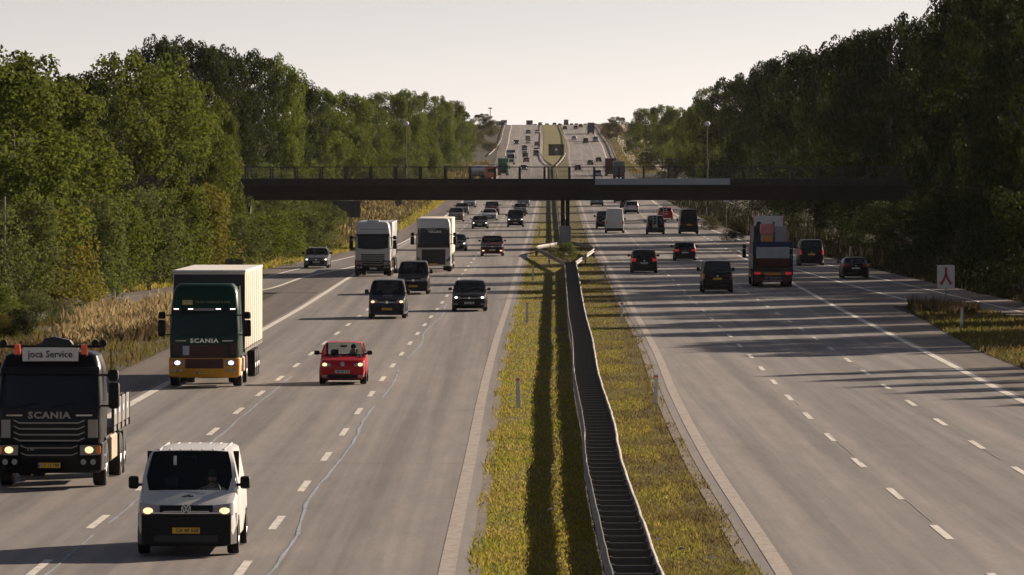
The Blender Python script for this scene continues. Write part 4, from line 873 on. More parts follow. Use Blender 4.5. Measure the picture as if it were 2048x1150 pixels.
def car_parts(kind, style='plain'):
    key = (kind, style)
    if key in CARC: return CARC[key]
    sp = CAR[kind]; sh = Shell(sp); L, hw, zb, nose = sp['L'], sp['W']/2, sp['zb'], sp['nose']; P = []   # (name, mesh, material or 'paint', parent name, loc)
    van = kind in ('van', 'tallvan'); sm = sh.build()
    P.append(('body', sm['body'], 'paint', None, None))
    glass = G_CLEAR if kind in ('mini',) or style in ('t6',) else G_DARK
    P.append(('windscreen', sm['windscreen'], glass, None, None))
    if style not in ('blindrear',): P.append(('rear_window', sm['rear_window'], glass, None, None))
    else: P.append(('rear_door_panel', sm['rear_window'], 'paint', None, None))
    for g in ('side_window_l', 'side_window_r'):
        if g in sm: P.append(('side_window', sm[g], 'paint' if style == 'blindside' else glass, None, None))
    # black lower front, grille, lamps
    g0, g1 = (zb+.12, zb+.34) if kind != 'mini' else (zb+.02, zb+.18)
    t6 = style == 't6'
    P.append(('lower_grille', sh.panel(-hw*.62, hw*.62, g0, g1-.02, .006).mesh('lower_grille', M_TRIM), None, None, None))
    if van or kind == 'suv':
        P.append(('front_bumper', sh.panel(-hw*.985, hw*.985, zb-.01, nose-(.42 if not t6 else .215), .022, n=21, th=.05).mesh('front_bumper', None, 40), M_TRIM if style in ('t6', 'blacknose') else 'paint', None, None))
    P.append(('grille', sh.panel(-hw*(.48 if not t6 else .53), hw*(.48 if not t6 else .53), nose-.24+(.04 if t6 else 0), nose-.12 if not van else nose-(.10 if not t6 else .05), .026, n=9).mesh('grille', M_TRIM), None, None, None))
    bars = MB()
    for z in ((nose-.205), (nose-.165)): q = sh.panel(-hw*.46, hw*.46, z-.006, z+.006, .034, n=9); bars.add(q.v, q.f)
    P.append(('grille_bar', bars.mesh('grille_bar', M_CHROME if kind != 'mini' else M_TRIM), None, 'grille', None))
    P.append(('badge', MB().cyl((0, sh.front_y(0)-.042+.01, nose-.18), .062 if not van else .075, .015, 'y', 20).mesh('badge', M_CHROME), None, None, None))
    lh = {'mini': (.20, .15), 'van': (.19, .19)}.get(kind, (.17, .16))
    for sx in (-1, 1):
        a, b = sx*hw*.50, sx*hw*.93
        q = sh.panel(a, b, (nose-.22, nose-.24), (nose-(.12 if not van else .06), nose-(.05 if not van else .01)), .020, n=8, th=.04); P.append(('headlight', q.mesh('headlight', M_LAMP, 40), None, None, None))
        xx = sx*hw*.76; P.append(('bulb', MB().ball((xx, sh.front_y(xx)-.012, nose-.155), (.085 if not van else .095, .045, .062), 12, 8).mesh('bulb', M_LAMP, 60), 'lamp', 'headlight%d' % sx, None))
        q = sh.panel(sx*hw*.68, sx*hw*.86, g0+.03, g0+.12, .024, n=4); P.append(('fog_lamp', q.mesh('fog_lamp', M_LAMP if kind not in ('van',) else M_TRIM), None, None, None))
        if kind in ('hatch', 'mini', 'sedan', 'wagon'): z0, z1, xi = sp['tail']-.20, sp['tail']-.03, .55
        elif kind in ('mpv', 'suv'): z0, z1, xi = sp['tail']-.18, sp['tail']+.04, .62
        else: z0, z1, xi = sp['tail']-.24, sp['tail']+.10, .80
        q = sh.panel(sx*hw*xi, sx*hw*.95, z0, z1, .016, True, n=6); P.append(('tail_light', q.mesh('tail_light', M_TAIL, 40), 'tail', None, None))
        mz = sp['cowl'][1]+.06; my = (sp['cowl'][0]+.35*(sp['rf']-sp['cowl'][0]))*L; x1 = sx*(hw+.02); x2 = sx*(hw+.21)
        mm = MB().rbox(min(x1, x2), max(x1, x2), my-.07, my+.09, mz-(.02 if not van else .05), mz+(.13 if not van else .19), .045, 2); mm.box(min(x1, sx*(hw-.08)), max(x1, sx*(hw-.08)), my-.02, my+.05, mz+.0, mz+.05)
        P.append(('mirror', mm.mesh('mirror', M_TRIM, 45), 'mirror', None, None))
    P.append(('number_plate', sh.panel(-.26, .26, zb+.20, zb+.31, .036 if not van else .068, n=3, th=.01).mesh('number_plate', M_PLATEW), 'plate', None, None))
    rz = sp['tail']-.36 if not van else sp['tail']-.28
    P.append(('rear_plate', sh.panel(-.26, .26, rz, rz+.115, .02, True, n=3, th=.01).mesh('rear_plate', M_PLATEW), 'plate', None, None))
    P.append(('rear_bumper', sh.panel(-hw*.97, hw*.97, zb-.005, zb+(.26 if not van else .24), .018, True, n=19, th=.05).mesh('rear_bumper', None, 40), M_TRIM if van or kind in ('suv', 'mpv') else 'paint', None, None))
    P.append(('rear_badge', MB().cyl((0, L+.02, rz+.22), .05, .012, 'y', 16).mesh('rear_badge', M_CHROME), None, None, None))
    if van:
        P.append(('door_seam', MB().box(-.008, .008, L+.001, L+.014, zb+.28, sp['tail']-.14).mesh('door_seam', M_TRIM), None, None, None))
    P.append(('underbody', MB().box(-hw*.80, hw*.80, .35, L-.35, zb-.06, zb+.14).mesh('underbody', M_TRIM), None, None, None))
    # wheel arches and wheels
    tw, rw_ = wheel_meshes(sp['wr'], .22)
    for k, y in enumerate(sp['wb']):
        for sx in (-1, 1):
            ar = MB(); n = 12; V = []; R1, R2 = sp['wr']+.02, sp['wr']+.07; xw = sx*(sh.w(y)+.004)
            for i in range(n+1):
                a = math.pi*i/n; V += [(xw, y+R1*math.cos(a), sp['wr']+R1*math.sin(a)), (xw, y+R2*math.cos(a), sp['wr']+R2*math.sin(a)), (xw-sx*.05, y+R1*math.cos(a), sp['wr']+R1*math.sin(a))]
            fs = []
            for i in range(n): fs += [(3*i, 3*i+1, 3*i+4, 3*i+3), (3*i, 3*i+3, 3*i+5, 3*i+2)]
            P.append(('wheel_arch', ar.add(V, fs).mesh('wheel_arch', M_TRIM), None, None, None))
            P.append(('wheel', (tw, rw_), 'wheel', None, (sx*(sh.w(y)-.10), y, sp['wr'])))
    # cabin: floor tub, dashboard, seats
    c = sp['cowl']; q = MB().rbox(-hw*.80, hw*.80, c[0]*L+.08, c[0]*L+.42, c[1]-.30, c[1]-.03, .05, 1); q.box(-hw*.8, hw*.8, c[0]*L+.1, sp['rb'][0]*L-.15, zb+.08, zb+.14)
    P.append(('dashboard', q.mesh('dashboard', M_TRIM), None, None, None))
    sy = sp['rf']*L+.25
    for row, yy in enumerate([sy] if van else [sy, sy+.9]):
        for sx in (-1, 1):
            x = sx*hw*.42; q = MB().rbox(x-.24, x+.24, yy-.42, yy+.10, zb+.22, zb+.42, .06, 2); q.rbox(x-.23, x+.23, yy+.02, yy+.17, zb+.36, c[1]-.02, .05, 2); q.rbox(x-.13, x+.13, yy+.04, yy+.14, c[1]+.0, c[1]+.19, .04, 2)
            P.append(('seat', q.mesh('seat', M_SEAT, 40), None, None, None))
    P.append(('steering_wheel', MB().tube([(hw*.42+.18*math.cos(a), sy-.62+.05*math.sin(a), c[1]-.03+.17*math.sin(a)) for a in np.linspace(0, 6.283, 15)], .014, 6).mesh('steering_wheel', M_TRIM, 60), None, None, None))
    P.append(('interior_mirror', MB().rbox(-.12, .12, sp['rf']*L-.12, sp['rf']*L-.08, sp['H']-.20, sp['H']-.13, .02, 1).mesh('interior_mirror', M_TRIM), None, None, None))
    if kind in ('mini', 'hatch'): P.append(('aerial', MB().tube([(0, sp['rr']*L-.5, sp['H']-.02), (0, sp['rr']*L-.25, sp['H']+.22)], .005, 5).mesh('aerial', M_TRIM), None, None, None))
    if kind in ('wagon', 'suv'):
        for sx in (-1, 1): P.append(('roof_rail', MB().tube([(sx*hw*.66, sp['rf']*L+.1, sp['H']-.05), (sx*hw*.66, sp['rf']*L+.3, sp['H']+.03), (sx*hw*.66, sp['rr']*L-.3, sp['H']+.03), (sx*hw*.66, sp['rr']*L-.05, sp['H']-.05)], .018, 6).mesh('roof_rail', M_CHROME if kind == 'wagon' else M_TRIM, 60), None, None, None))
    if kind in ('van',) and style in ('t6', 't5'):
        rb_ = MB()
        for x in np.linspace(-.62, .62, 7): rb_.rbox(x-.018, x+.018, sp['rf']*L+.18, sp['rr']*L-.1, sp['H']-.06, sp['H']-.018, .006, 1)
        P.append(('roof_ribs', rb_.mesh('roof_ribs', None, 40), 'paint', None, None))
    if t6: P.append(('bulkhead', MB().box(-hw*.93, hw*.93, sp['rf']*L+.75, sp['rf']*L+.8, zb+.1, sp['H']-.08).mesh('bulkhead', M_TRIM), None, None, None))
    # wipers
    q = MB()
    for x in (-.55, .05): q.tube([(x, c[0]*L-.005, c[1]+.012), (x+.5, c[0]*L+.045, c[1]+.055)], .008, 4)
    P.append(('wiper', q.mesh('wiper', M_TRIM), None, None, None))
    CARC[key] = (P, sp, sh); return CARC[key]
DIGITS = {}
def plate_text(txt, mat=None):
    if txt not in DIGITS: DIGITS[txt] = text_mesh(txt, .098, M_LETD, .002, .002)
    return DIGITS[txt]
def place_frame(px, y, near_off, facing, zoff=0):
    """vehicle whose nearest axle touches the road at photo (px, y); facing 'front' or 'rear'. Returns location, rotation of its nose"""
    x, d, z = at(px, y); sl = float((zs(d+5)-zs(d-5))/10); cv = XL if px < 1110 else XR; hd = float((cv(d+8)-cv(d-8))/16)
    if facing == 'front': return (x-near_off*hd, d-near_off, z-near_off*sl), (math.atan(sl), 0, -math.atan(hd))
    return (x+near_off*hd, d+near_off, z+near_off*sl), (-math.atan(sl), 0, math.pi-math.atan(hd))
def add_car(name, cat, label, kind, paint, px, y, facing='front', style='plain', lit=None, plate='W', text=None, mirror=None, tail_on=False, group='vehicles on the motorway', tiny=False, interior=True):
    P, sp, sh = car_parts(kind, style); L = sp['L']
    off = sp['wb'][0] if facing == 'front' else sp['wb'][1]
    loc, rot = place_frame(px, y, off, facing)
    t = tag(empty(name, loc, rot), label, cat, group); made = {}; nh = 0
    skip_tiny = ('fog_lamp', 'wiper', 'interior_mirror', 'steering_wheel', 'seat', 'dashboard', 'door_seam', 'wheel_arch', 'aerial', 'grille_bar', 'badge', 'rear_badge', 'underbody')
    for (nm, me, mt, par, lc) in P:
        if tiny and nm in skip_tiny: continue
        if facing == 'front' and nm in ('rear_plate', 'rear_badge'): continue
        if facing == 'rear' and nm in ('number_plate', 'bulb', 'fog_lamp', 'badge', 'grille_bar'): continue
        if mt == 'wheel':
            w = empty('wheel', lc); w.parent = t; link('tyre', me[0], w); link('rim', me[1], w); continue
        m = None
        if mt == 'paint': m = paint
        elif mt == 'lamp': m = lit or M_LAMP
        elif mt == 'tail': m = M_TAILON if tail_on else M_TAIL
        elif mt == 'plate': m = M_PLATEY if plate == 'Y' else M_PLATEW
        elif mt == 'mirror': m = mirror or M_TRIM
        elif mt is not None: m = mt
        pp = t
        if par: pp = made.get(par, t)
        o = link(nm, me, pp, m)
        if nm == 'headlight': nh += 1; made['headlight%d' % (-1 if nh == 1 else 1)] = o
        if nm in ('number_plate', 'rear_plate'): made['plate'] = o
        made[nm] = o
    if text and 'plate' in made:
        o = link('plate_digits', plate_text(text), made['plate']); z = sp['zb']+.255 if facing == 'front' else (sp['tail']-.36 if kind not in ('van', 'tallvan') else sp['tail']-.28)+.058
        if facing == 'front': o.location = (.02, sh.front_y(0)-(.040 if kind not in ('van', 'tallvan') else .072), z)
        else: o.location = (-.02, L+.026, z); o.rotation_euler = (0, 0, math.pi)
        o.name = 'plate_digits'
    return t, sp, sh
# ------------------------------------------------------------------ seated people (one continuous body mesh, hair and jacket as children)
def person_mesh():
    V = [(0, 0, .0), (0, .02, .25), (0, .03, .48), (0, .0, .56), (0, -.02, .66), (0, -.03, .76),               # pelvis, waist, chest, neck, head base, crown
         (.19, .02, .47), (.24, -.12, .26), (.17, -.38, .30), (.15, -.46, .33), (-.19, .02, .47), (-.24, -.12, .26), (-.17, -.38, .30), (-.15, -.46, .33),
         (.11, -.10, -.02), (.14, -.50, .03), (.14, -.58, -.36), (-.11, -.10, -.02), (-.14, -.50, .03), (-.14, -.58, -.36)]
    E_ = [(0, 1), (1, 2), (2, 3), (3, 4), (4, 5), (2, 6), (6, 7), (7, 8), (8, 9), (2, 10), (10, 11), (11, 12), (12, 13), (0, 14), (14, 15), (15, 16), (0, 17), (17, 18), (18, 19)]
    Rr = [.15, .14, .15, .055, .085, .09, .065, .048, .035, .04, .065, .048, .035, .04, .09, .07, .05, .09, .07, .05]
    me = bpy.data.meshes.new('body'); me.from_pydata(V, E_, []); o = bpy.data.objects.new('tmp', me); COL.objects.link(o)
    md = o.modifiers.new('s', 'SKIN'); sv = me.skin_vertices[0].data
    for i, r in enumerate(Rr): sv[i].radius = (r, r*(.8 if i < 3 else 1))
    sv[0].use_root = True; o.modifiers.new('u', 'SUBSURF').levels = 2
    dg = bpy.context.evaluated_depsgraph_get(); dg.update(); m2 = bpy.data.meshes.new_from_object(o.evaluated_get(dg)); m2.name = 'person_body'
    bpy.data.objects.remove(o); m2.polygons.foreach_set('use_smooth', np.ones(len(m2.polygons), bool)); return m2
PERSON = person_mesh(); PERSON.materials.append(M_SKIN)
HAIRM = MB().ball((0, .0, .77), (.098, .11, .10), 14, 10).mesh('hair', M_HAIR, 60)
def jacket_mesh():
    m = MB(); n = 16; prof = [(.0, .16, .15), (.12, .165, .14), (.30, .185, .145), (.43, .20, .14), (.50, .14, .12), (.545, .075, .08)]
    V = [(rx*math.cos(2*math.pi*i/n), .02+ry*math.sin(2*math.pi*i/n), z) for z, rx, ry in prof for i in range(n)]
    m.add(V, [(k*n+i, k*n+(i+1) % n, (k+1)*n+(i+1) % n, (k+1)*n+i) for k in range(len(prof)-1) for i in range(n)])
    for s_ in (-1, 1): m.tube([(s_*.15, .02, .46), (s_*.215, .0, .43), (s_*.25, -.12, .27), (s_*.20, -.27, .28), (s_*.175, -.36, .30)], [.08, .085, .066, .056, .048], 10)
    return m.mesh('jacket', M_CLOTH, 60)
JACK = jacket_mesh()
FACEM = MB().ball((0, -.118, .70), (.016, .022, .022), 8, 6).mesh('nose', M_SKIN, 60)
EYEM = MB().ball((-.035, -.098, .725), .012, 8, 6).ball((.035, -.098, .725), .012, 8, 6).mesh('eyes', M_HAIR, 60)
def add_person(veh, loc, jacket, label, hair=True):
    wm = Matrix.Translation(veh.location) @ veh.rotation_euler.to_matrix().to_4x4() @ Matrix.Translation(loc)
    p = tag(link('person', PERSON), label, 'person'); p.location = wm.translation; p.rotation_euler = veh.rotation_euler
    link('jacket', JACK, p, jacket); link('nose', FACEM, p); link('eyes', EYEM, p)
    if hair: link('hair', HAIRM, p)
    return p
# ------------------------------------------------------------------ lorries
class Cab:
    """rounded cab; origin on the ground under its front, nose towards -Y, depth D"""
    def __init__(s, W=2.5, D=2.1, rings=None, n=9.0): s.W, s.D, s.n = W, D, n; s.rings = rings     # rings: (z, half width, front y)
    def hw(s, z): return float(np.interp(z, [r[0] for r in s.rings], [r[1] for r in s.rings]))
    def fy(s, z): return float(np.interp(z, [r[0] for r in s.rings], [r[2] for r in s.rings]))
    def front(s, x, z):
        w = s.hw(z); f = s.fy(z); h = (s.D-f)/2; u = min(1, abs(x)/w); return f+h-h*(1-u**s.n)**(1/s.n)+.04*u*u
    def shell(s, m=40):
        V = []; k = 0
        for z, w, f in s.rings:
            h = (s.D-f)/2; yc = f+h
            for i in range(m):
                a = 2*math.pi*i/m; c, q = math.cos(a), math.sin(a); e = 2/s.n
                x = w*math.copysign(abs(c)**e, c); y = yc+h*math.copysign(abs(q)**e, q)
                if y < yc: y += .04*(x/w)**2
                V.append((x, y, z))
        R = len(s.rings); fs = [(k*m+i, k*m+(i+1) % m, (k+1)*m+(i+1) % m, (k+1)*m+i) for k in range(R-1) for i in range(m)]
        fs += [tuple(range(m))[::-1], tuple(range((R-1)*m, R*m))]
        return MB().add(V, fs)
    def panel(s, x0, x1, z0, z1, off=.015, n=13, nz=2, th=.02, zf=None):
        V = []; zz = lambda t, k: z0+(z1-z0)*k/nz if zf is None else zf(t, k/nz)
        for i in range(n):
            t = i/(n-1); x = x0+(x1-x0)*t
            for k in range(nz+1): z = zz(t, k); V.append((x, s.front(x, z)-off, z))
        base = len(V)
        for i in range(n):
            t = i/(n-1); x = x0+(x1-x0)*t
            for k in range(nz+1): z = zz(t, k); V.append((x, s.front(x, z)-off+th, z))
        c = nz+1; fs = []
        for i in range(n-1):
            for k in range(nz): a = i*c+k; fs += [(a, a+1, a+c+1, a+c), (base+a, base+a+c, base+a+c+1, base+a+1)]
            fs += [(i*c, (i+1)*c, base+(i+1)*c, base+i*c), (i*c+nz, base+i*c+nz, base+(i+1)*c+nz, (i+1)*c+nz)]
        e = (n-1)*c
        for k in range(nz): fs += [(k, base+k, base+k+1, k+1), (e+k, e+k+1, base+e+k+1, base+e+k)]
        return MB().add(V, fs)
def truck_wheel(parent, x, y, r=.5, w=.31, rimm=None):
    key = ('tw', r, w)
    if key not in CARC: CARC[key] = wheel_meshes(r, w)
    t, ri = CARC[key]; o = empty('wheel', (x, y, r)); o.parent = parent; link('tyre', t, o); link('rim', ri, o, rimm)
def big_mirror(parent, sx, hw, y, z, mat=M_TRIM, rim=None):
    m = MB().rbox(min(sx*(hw+.16), sx*(hw+.42)), max(sx*(hw+.16), sx*(hw+.42)), y-.06, y+.12, z-.42, z+.16, .06, 2)
    m.rbox(min(sx*(hw+.16), sx*(hw+.40)), max(sx*(hw+.16), sx*(hw+.40)), y-.06, y+.10, z+.19, z+.44, .06, 2)
    m.tube([(sx*(hw-.12), y+.05, z+.32), (sx*(hw+.28), y+.03, z+.32)], .025, 6); m.tube([(sx*(hw-.08), y+.05, z-.36), (sx*(hw+.28), y+.03, z-.36)], .025, 6)
    m.obj('mirror', mat, parent, 45)
def scania(t, body, z_roof, bumper, grille_bar, logo=True, grille_back=None, bluebar=None, high=True, lit=M_LONW, plate='Y', ptext=None, frame=None, slat_th=.03, letmat=None, glass=None):
    """cab in the style of the lorry in the photograph: slatted grille, lettering band, corner deflectors"""
    zr = z_roof; zw1 = 2.62 if high else 2.55
    rg = [(.95, 1.17, .06), (1.0, 1.21, .02), (1.75, 1.23, 0), (1.80, 1.23, .01), (zw1, 1.19, .20), (zw1+.08, 1.19, .22)]
    rg += [(zr-.32, 1.13, .46), (zr-.12, 1.05, .60), (zr, .92, .80)] if high else [(zr-.22, 1.14, .36), (zr-.08, 1.08, .46), (zr, .92, .66)]
    c = Cab(2.5, 2.15, rg); c.shell().obj('cab_body', body, t, 35)
    ws = c.panel(-1.04, 1.04, 1.83, zw1, .012, 17, 3, zf=lambda t_, k: (1.83-.09*(1-abs(2*t_-1)**3)+(zw1-1.83+.09*(1-abs(2*t_-1)**3))*k)); ws.obj('windscreen', glass or G_CLEAR, t, 40)
    c.panel(-1.14, 1.14, zw1-.03, zw1+.12, .10, 15, 1, .10).obj('sun_visor', M_TRIM, t, 40)
    gb = grille_back or M_TRIM
    c.panel(-.80, .80, 1.02, 1.47, .016, 13, 2).obj('grille', gb, t)
    g = c.panel(-.70, .70, .66, .98, .030, 11, 1); 
    for z in (1.06, 1.19, 1.32, 1.45):
        c.panel(-.82, .82, z-slat_th/2, z+slat_th/2, .045, 13, 1, zf=lambda t_, k, z=z: z-slat_th/2+slat_th*k+(.06*max(0, abs(2*t_-1)-.86)/.14)).obj('grille_slat', grille_bar, t)
    # bumper with lamps
    bq = Cab(2.5, 1.4, [(.34, 1.14, .05), (.40, 1.24, .0), (.98, 1.25, -.04), (1.02, 1.22, .0)]); bq.shell().obj('bumper', bumper, t, 40)
    bq.panel(-.66, .66, .66, .985, .018, 11, 2).obj('lower_grille', gb, t)
    for z in (.74, .90): bq.panel(-.66, .66, z-slat_th*.35, z+slat_th*.35, .04, 11, 1, zf=lambda t_, k, z=z: z-slat_th*.35+slat_th*.7*k+(.05*max(0, abs(2*t_-1)-.86)/.14)).obj('grille_slat', grille_bar, t)
    for sx in (-1, 1):
        h = bq.panel(sx*.72, sx*1.17, .74, .96, .02, 7, 2).obj('headlight', M_LAMP if frame is None else frame, t, 40)
        MB().ball((sx*.93, bq.front(sx*.93, .85)-.03, .855), (.10, .03, .075), 14, 8).obj('bulb', lit, h, 60)
        MB().rbox(min(sx*1.10, sx*1.19), max(sx*1.10, sx*1.19), bq.front(1.12, .85)-.05, bq.front(1.12, .85)+.10, .76, .94, .02, 1).obj('indicator', M_AMBER, h)
        for fx in (.80, 1.02): MB().cyl((sx*fx, bq.front(sx*fx, .58)-.02, .59), .065, .05, 'y', 16).obj('fog_lamp', M_LAMP, t)
        c.panel(sx*.90, sx*1.12, 1.12, 1.52, .02, 4, 1).obj('corner_deflector', body if frame is None else grille_bar, t)
        # bonnet flutes beside the lettering
        c.panel(sx*.62, sx*1.0, 1.60, 1.635, .028, 6, 1).obj('flute_trim', M_CHROME if grille_bar is not body else grille_bar, t)
        big_mirror(t, sx, 1.2, .18, 2.18)
        y0, y1 = .55, 1.35; MB().box(min(sx*1.19, sx*1.232), max(sx*1.19, sx*1.232), y0, y1, 1.90, 2.52).obj('side_window', glass or G_CLEAR, t)
        MB().box(min(sx*1.20, sx*1.245), max(sx*1.20, sx*1.245), .48, 1.45, .99, 1.02).obj('door_seam', M_TRIM, t)
        st = MB()
        for zz_ in (.42, .72): st.rbox(min(sx*1.02, sx*1.25), max(sx*1.02, sx*1.25), .45, 1.0, zz_-.04, zz_+.02, .015, 1)
        st.obj('step', M_STEELD, t)
        MB().rbox(min(sx*.95, sx*1.25), max(sx*.95, sx*1.25), 1.02, 2.0, 1.02, 1.10, .02, 1).obj('mudguard', M_TRIM, t)
    if logo:
        o = link('logo_lettering', text_mesh('SCANIA', .20, letmat or M_CHROME, .008, .008, spacing=1.15), t); o.location = (0, c.front(0, 1.62)-.025, 1.615); o.scale = (1.25, 1, 1)
    pl = MB().box(-.26, .26, bq.front(0, .5)-.03, bq.front(0, .5)-.02, .46, .57).obj('number_plate', M_PLATEY if plate == 'Y' else M_PLATEW, t)
    if ptext: o = link('plate_digits', plate_text(ptext), pl); o.location = (.02, bq.front(0, .5)-.034, .515)
    MB().box(-.26, -.215, bq.front(0, .5)-.034, bq.front(0, .5)-.031, .465, .565).obj('plate_blue_end', M_BLUE, pl)
    q = MB()
    for x in (-.75, .05): q.tube([(x, c.front(x, 1.82)-.03, 1.80), (x+.55, c.front(x+.5, 1.9)-.03, 1.90)], .012, 4)
    q.obj('wiper', M_TRIM, t)
    # cab interior
    MB().box(-1.0, 1.0, .25, .62, 1.5, 1.80).obj('dashboard', M_TRIM, t)
    for sx in (-1, 1):
        x = sx*.58; MB().rbox(x-.27, x+.27, 1.25, 1.42, 1.4, 2.25, .06, 2).rbox(x-.27, x+.27, .85, 1.4, 1.3, 1.48, .06, 2).rbox(x-.14, x+.14, 1.28, 1.38, 2.27, 2.44, .04, 2).obj('seat', M_SEAT, t, 40)
    MB().tube([(.58+.24*math.cos(a), .62+.12*math.sin(a), 1.86+.14*math.sin(a)) for a in np.linspace(0, 6.283, 17)], .017, 6).obj('steering_wheel', M_TRIM, t, 60)
    return c, bq
def chassis(t, L, axles, w=2.5):
    MB().box(-.42, .42, 1.3, L, .72, .98).obj('chassis', M_STEELD, t)
    for y, dual in axles:
        for sx in (-1, 1):
            truck_wheel(t, sx*(w/2-.16), y)
            if dual: truck_wheel(t, sx*(w/2-.50), y)
        MB().cyl((0, y, .5), .07, w-.4, 'x', 8).obj('axle', M_STEELD, t)
def box_body(t, y0, y1, z0, z1, mat, W=2.55, name='cargo_box', r=.04, front=None):
    o = MB().rbox(-W/2, W/2, y0, y1, z0, z1, r, 2).obj(name, mat, t, 40)
    if front: MB().box(-W/2+.03, W/2-.03, y0-.012, y0-.004, z0+.02, z1-.10).obj('front_wall', front, t)
    return o
def simple_truck(name, label, px, y, paint, boxm, cab_z=3.0, box_z=3.9, L=9.0, facing='front', style=None, group='vehicles on the motorway', windows=True, backm=None, axoff=1.35):
    """distant lorry: cab, box, lamps, wheels"""
    off = axoff if facing == 'front' else L-1.6
    loc, rot = place_frame(px, y, off, facing); t = tag(empty(name, loc, rot), label, 'lorry', group)
    c = Cab(2.45, 2.0, [(.45, 1.18, .02), (1.7, 1.22, 0), (cab_z-.5, 1.17, .15), (cab_z-.1, 1.08, .35), (cab_z, .95, .55)]); c.shell(24).obj('cab_body', paint, t, 35)
    c.panel(-1.02, 1.02, 1.75, cab_z-.52, .02, 9, 1).obj('windscreen', G_DARK, t); c.panel(-.75, .75, .8, 1.45, .02, 7, 1).obj('grille', M_TRIM, t)
    for sx in (-1, 1):
        c.panel(sx*.8, sx*1.1, .6, .76, .02, 3, 1).obj('headlight', M_LAMP, t); big_mirror(t, sx, 1.18, .2, 2.0)
        MB().box(min(sx*.8, sx*1.15), max(sx*.8, sx*1.15), L+.005, L+.03, .85, 1.0).obj('tail_light', M_TAIL, t)
    if boxm: box_body(t, 2.25, L, 1.05, box_z, boxm, front=backm)
    MB().box(-1.15, 1.15, L-.08, L-.02, .55, .72).obj('rear_bumper', M_STEELD, t)
    chassis(t, L-.1, [(1.35, False), (L-2.6, True), (L-1.3, False)] if L < 12 else [(1.35, False), (4.6, True), (L-4.2, False), (L-2.9, False), (L-1.6, False)])
    return t
for k in ('van', 'tallvan'): CAR[k]['sw'] = .42
# ------------------------------------------------------------------ near vehicles, oncoming side
def stroke(m, pts, w, y0, y1):
    for (a, b) in zip(pts, pts[1:]):
        l = math.hypot(b[0]-a[0], b[1]-a[1]); nx_, nz_ = -(b[1]-a[1])/l*w/2, (b[0]-a[0])/l*w/2
        m.prism([(a[0]+nx_, a[1]+nz_), (b[0]+nx_, b[1]+nz_), (b[0]-nx_, b[1]-nz_), (a[0]-nx_, a[1]-nz_)], y0, y1)
def vw_badge(t, y, z, r):
    b = MB().cyl((0, y, z), r*.93, .012, 'y', 24).obj('badge_disc', M_NAVYB, t); m = MB()
    n = 28
    V = []
    for i in range(n):
        a = 2*math.pi*i/n
        for q in (r, r*.88): V += [(q*math.cos(a), y-.02, z+q*math.sin(a)), (q*math.cos(a), y-.004, z+q*math.sin(a))]
    m.add(V, [f for i in range(n) for f in ((4*i, 4*i+2, 4*((i+1) % n)+2, 4*((i+1) % n)), (4*i, 4*((i+1) % n), 4*((i+1) % n)+1, 4*i+1))])
    stroke(m, [(-.36*r, z+.78*r), (0, z+.08*r), (.36*r, z+.78*r)], r*.16, y-.018, y-.006)
    stroke(m, [(-.76*r, z+.40*r), (-.36*r, z-.66*r), (0, z+.0*r), (.36*r, z-.66*r), (.76*r, z+.40*r)], r*.16, y-.018, y-.006)
    m.obj('badge_emblem', M_CHROME, t)
M_NAVYB = pbr('badge_blue', (.03, .06, .12), .3)
t, sp, sh = add_car('panel_van', 'van', 'white panel van with ribbed roof and black bumper driving in front of all others', 'van', P_WHITE, 378, 1107, 'front', 't6', M_LON, 'Y', 'CA 40 568')
for o in [c for c in t.children if c.name.split('.')[0] in ('badge',)]: bpy.data.objects.remove(o)
vw_badge(t, sh.front_y(0)-.05, .90, .092)
m = MB()      # oval and dark mark printed on the bonnet
def hood(x, y): return (x, y, sh.top(y)+.004-.02*abs(x)/.9)
L = sp['L']; c0 = .095*L
ring_ = [hood(.36*math.cos(a), c0+.16*math.sin(a)) for a in np.linspace(0, 6.283, 33)]
ring2 = [hood(.345*math.cos(a), c0+.150*math.sin(a)) for a in np.linspace(0, 6.283, 33)]
m.add(ring_+ring2, [(i, i+1, 34+i, 33+i) for i in range(32)]); m.obj('bonnet_oval', M_GREYP, t)
MB().add([hood(x, c0+y) for x, y in ((-.13, -.05), (-.05, -.08), (.0, -.05), (.06, -.08), (.12, -.05), (.10, .02), (.04, .0), (.05, .08), (-.02, .03))], [tuple(range(9))]).obj('bonnet_mark', M_LETD, t)
q = sh.panel(-.88*.95, .88*.95, .815, .835, .034, n=21); q.obj('chrome_strip', M_CHROME, t)
sh.panel(-.60, .60, .28, .40, .032, n=15).obj('bumper_intake', M_BLACKM, t)
for sx in (-1, 1):
    for z in (.42, .50, .58): sh.panel(sx*.68, sx*.84, z, z+.02, .06, n=4).obj('bumper_fin', M_TRIM, t)
MB().rbox(-.30, -.24, 1.0, 1.02, 1.68, 1.86, .01, 1).obj('hanging_card', M_CLOTHW, t)
add_person(t, (.40, 1.78, .70), M_CLOTHW, 'driver in a pale shirt behind the windscreen of the white panel van')
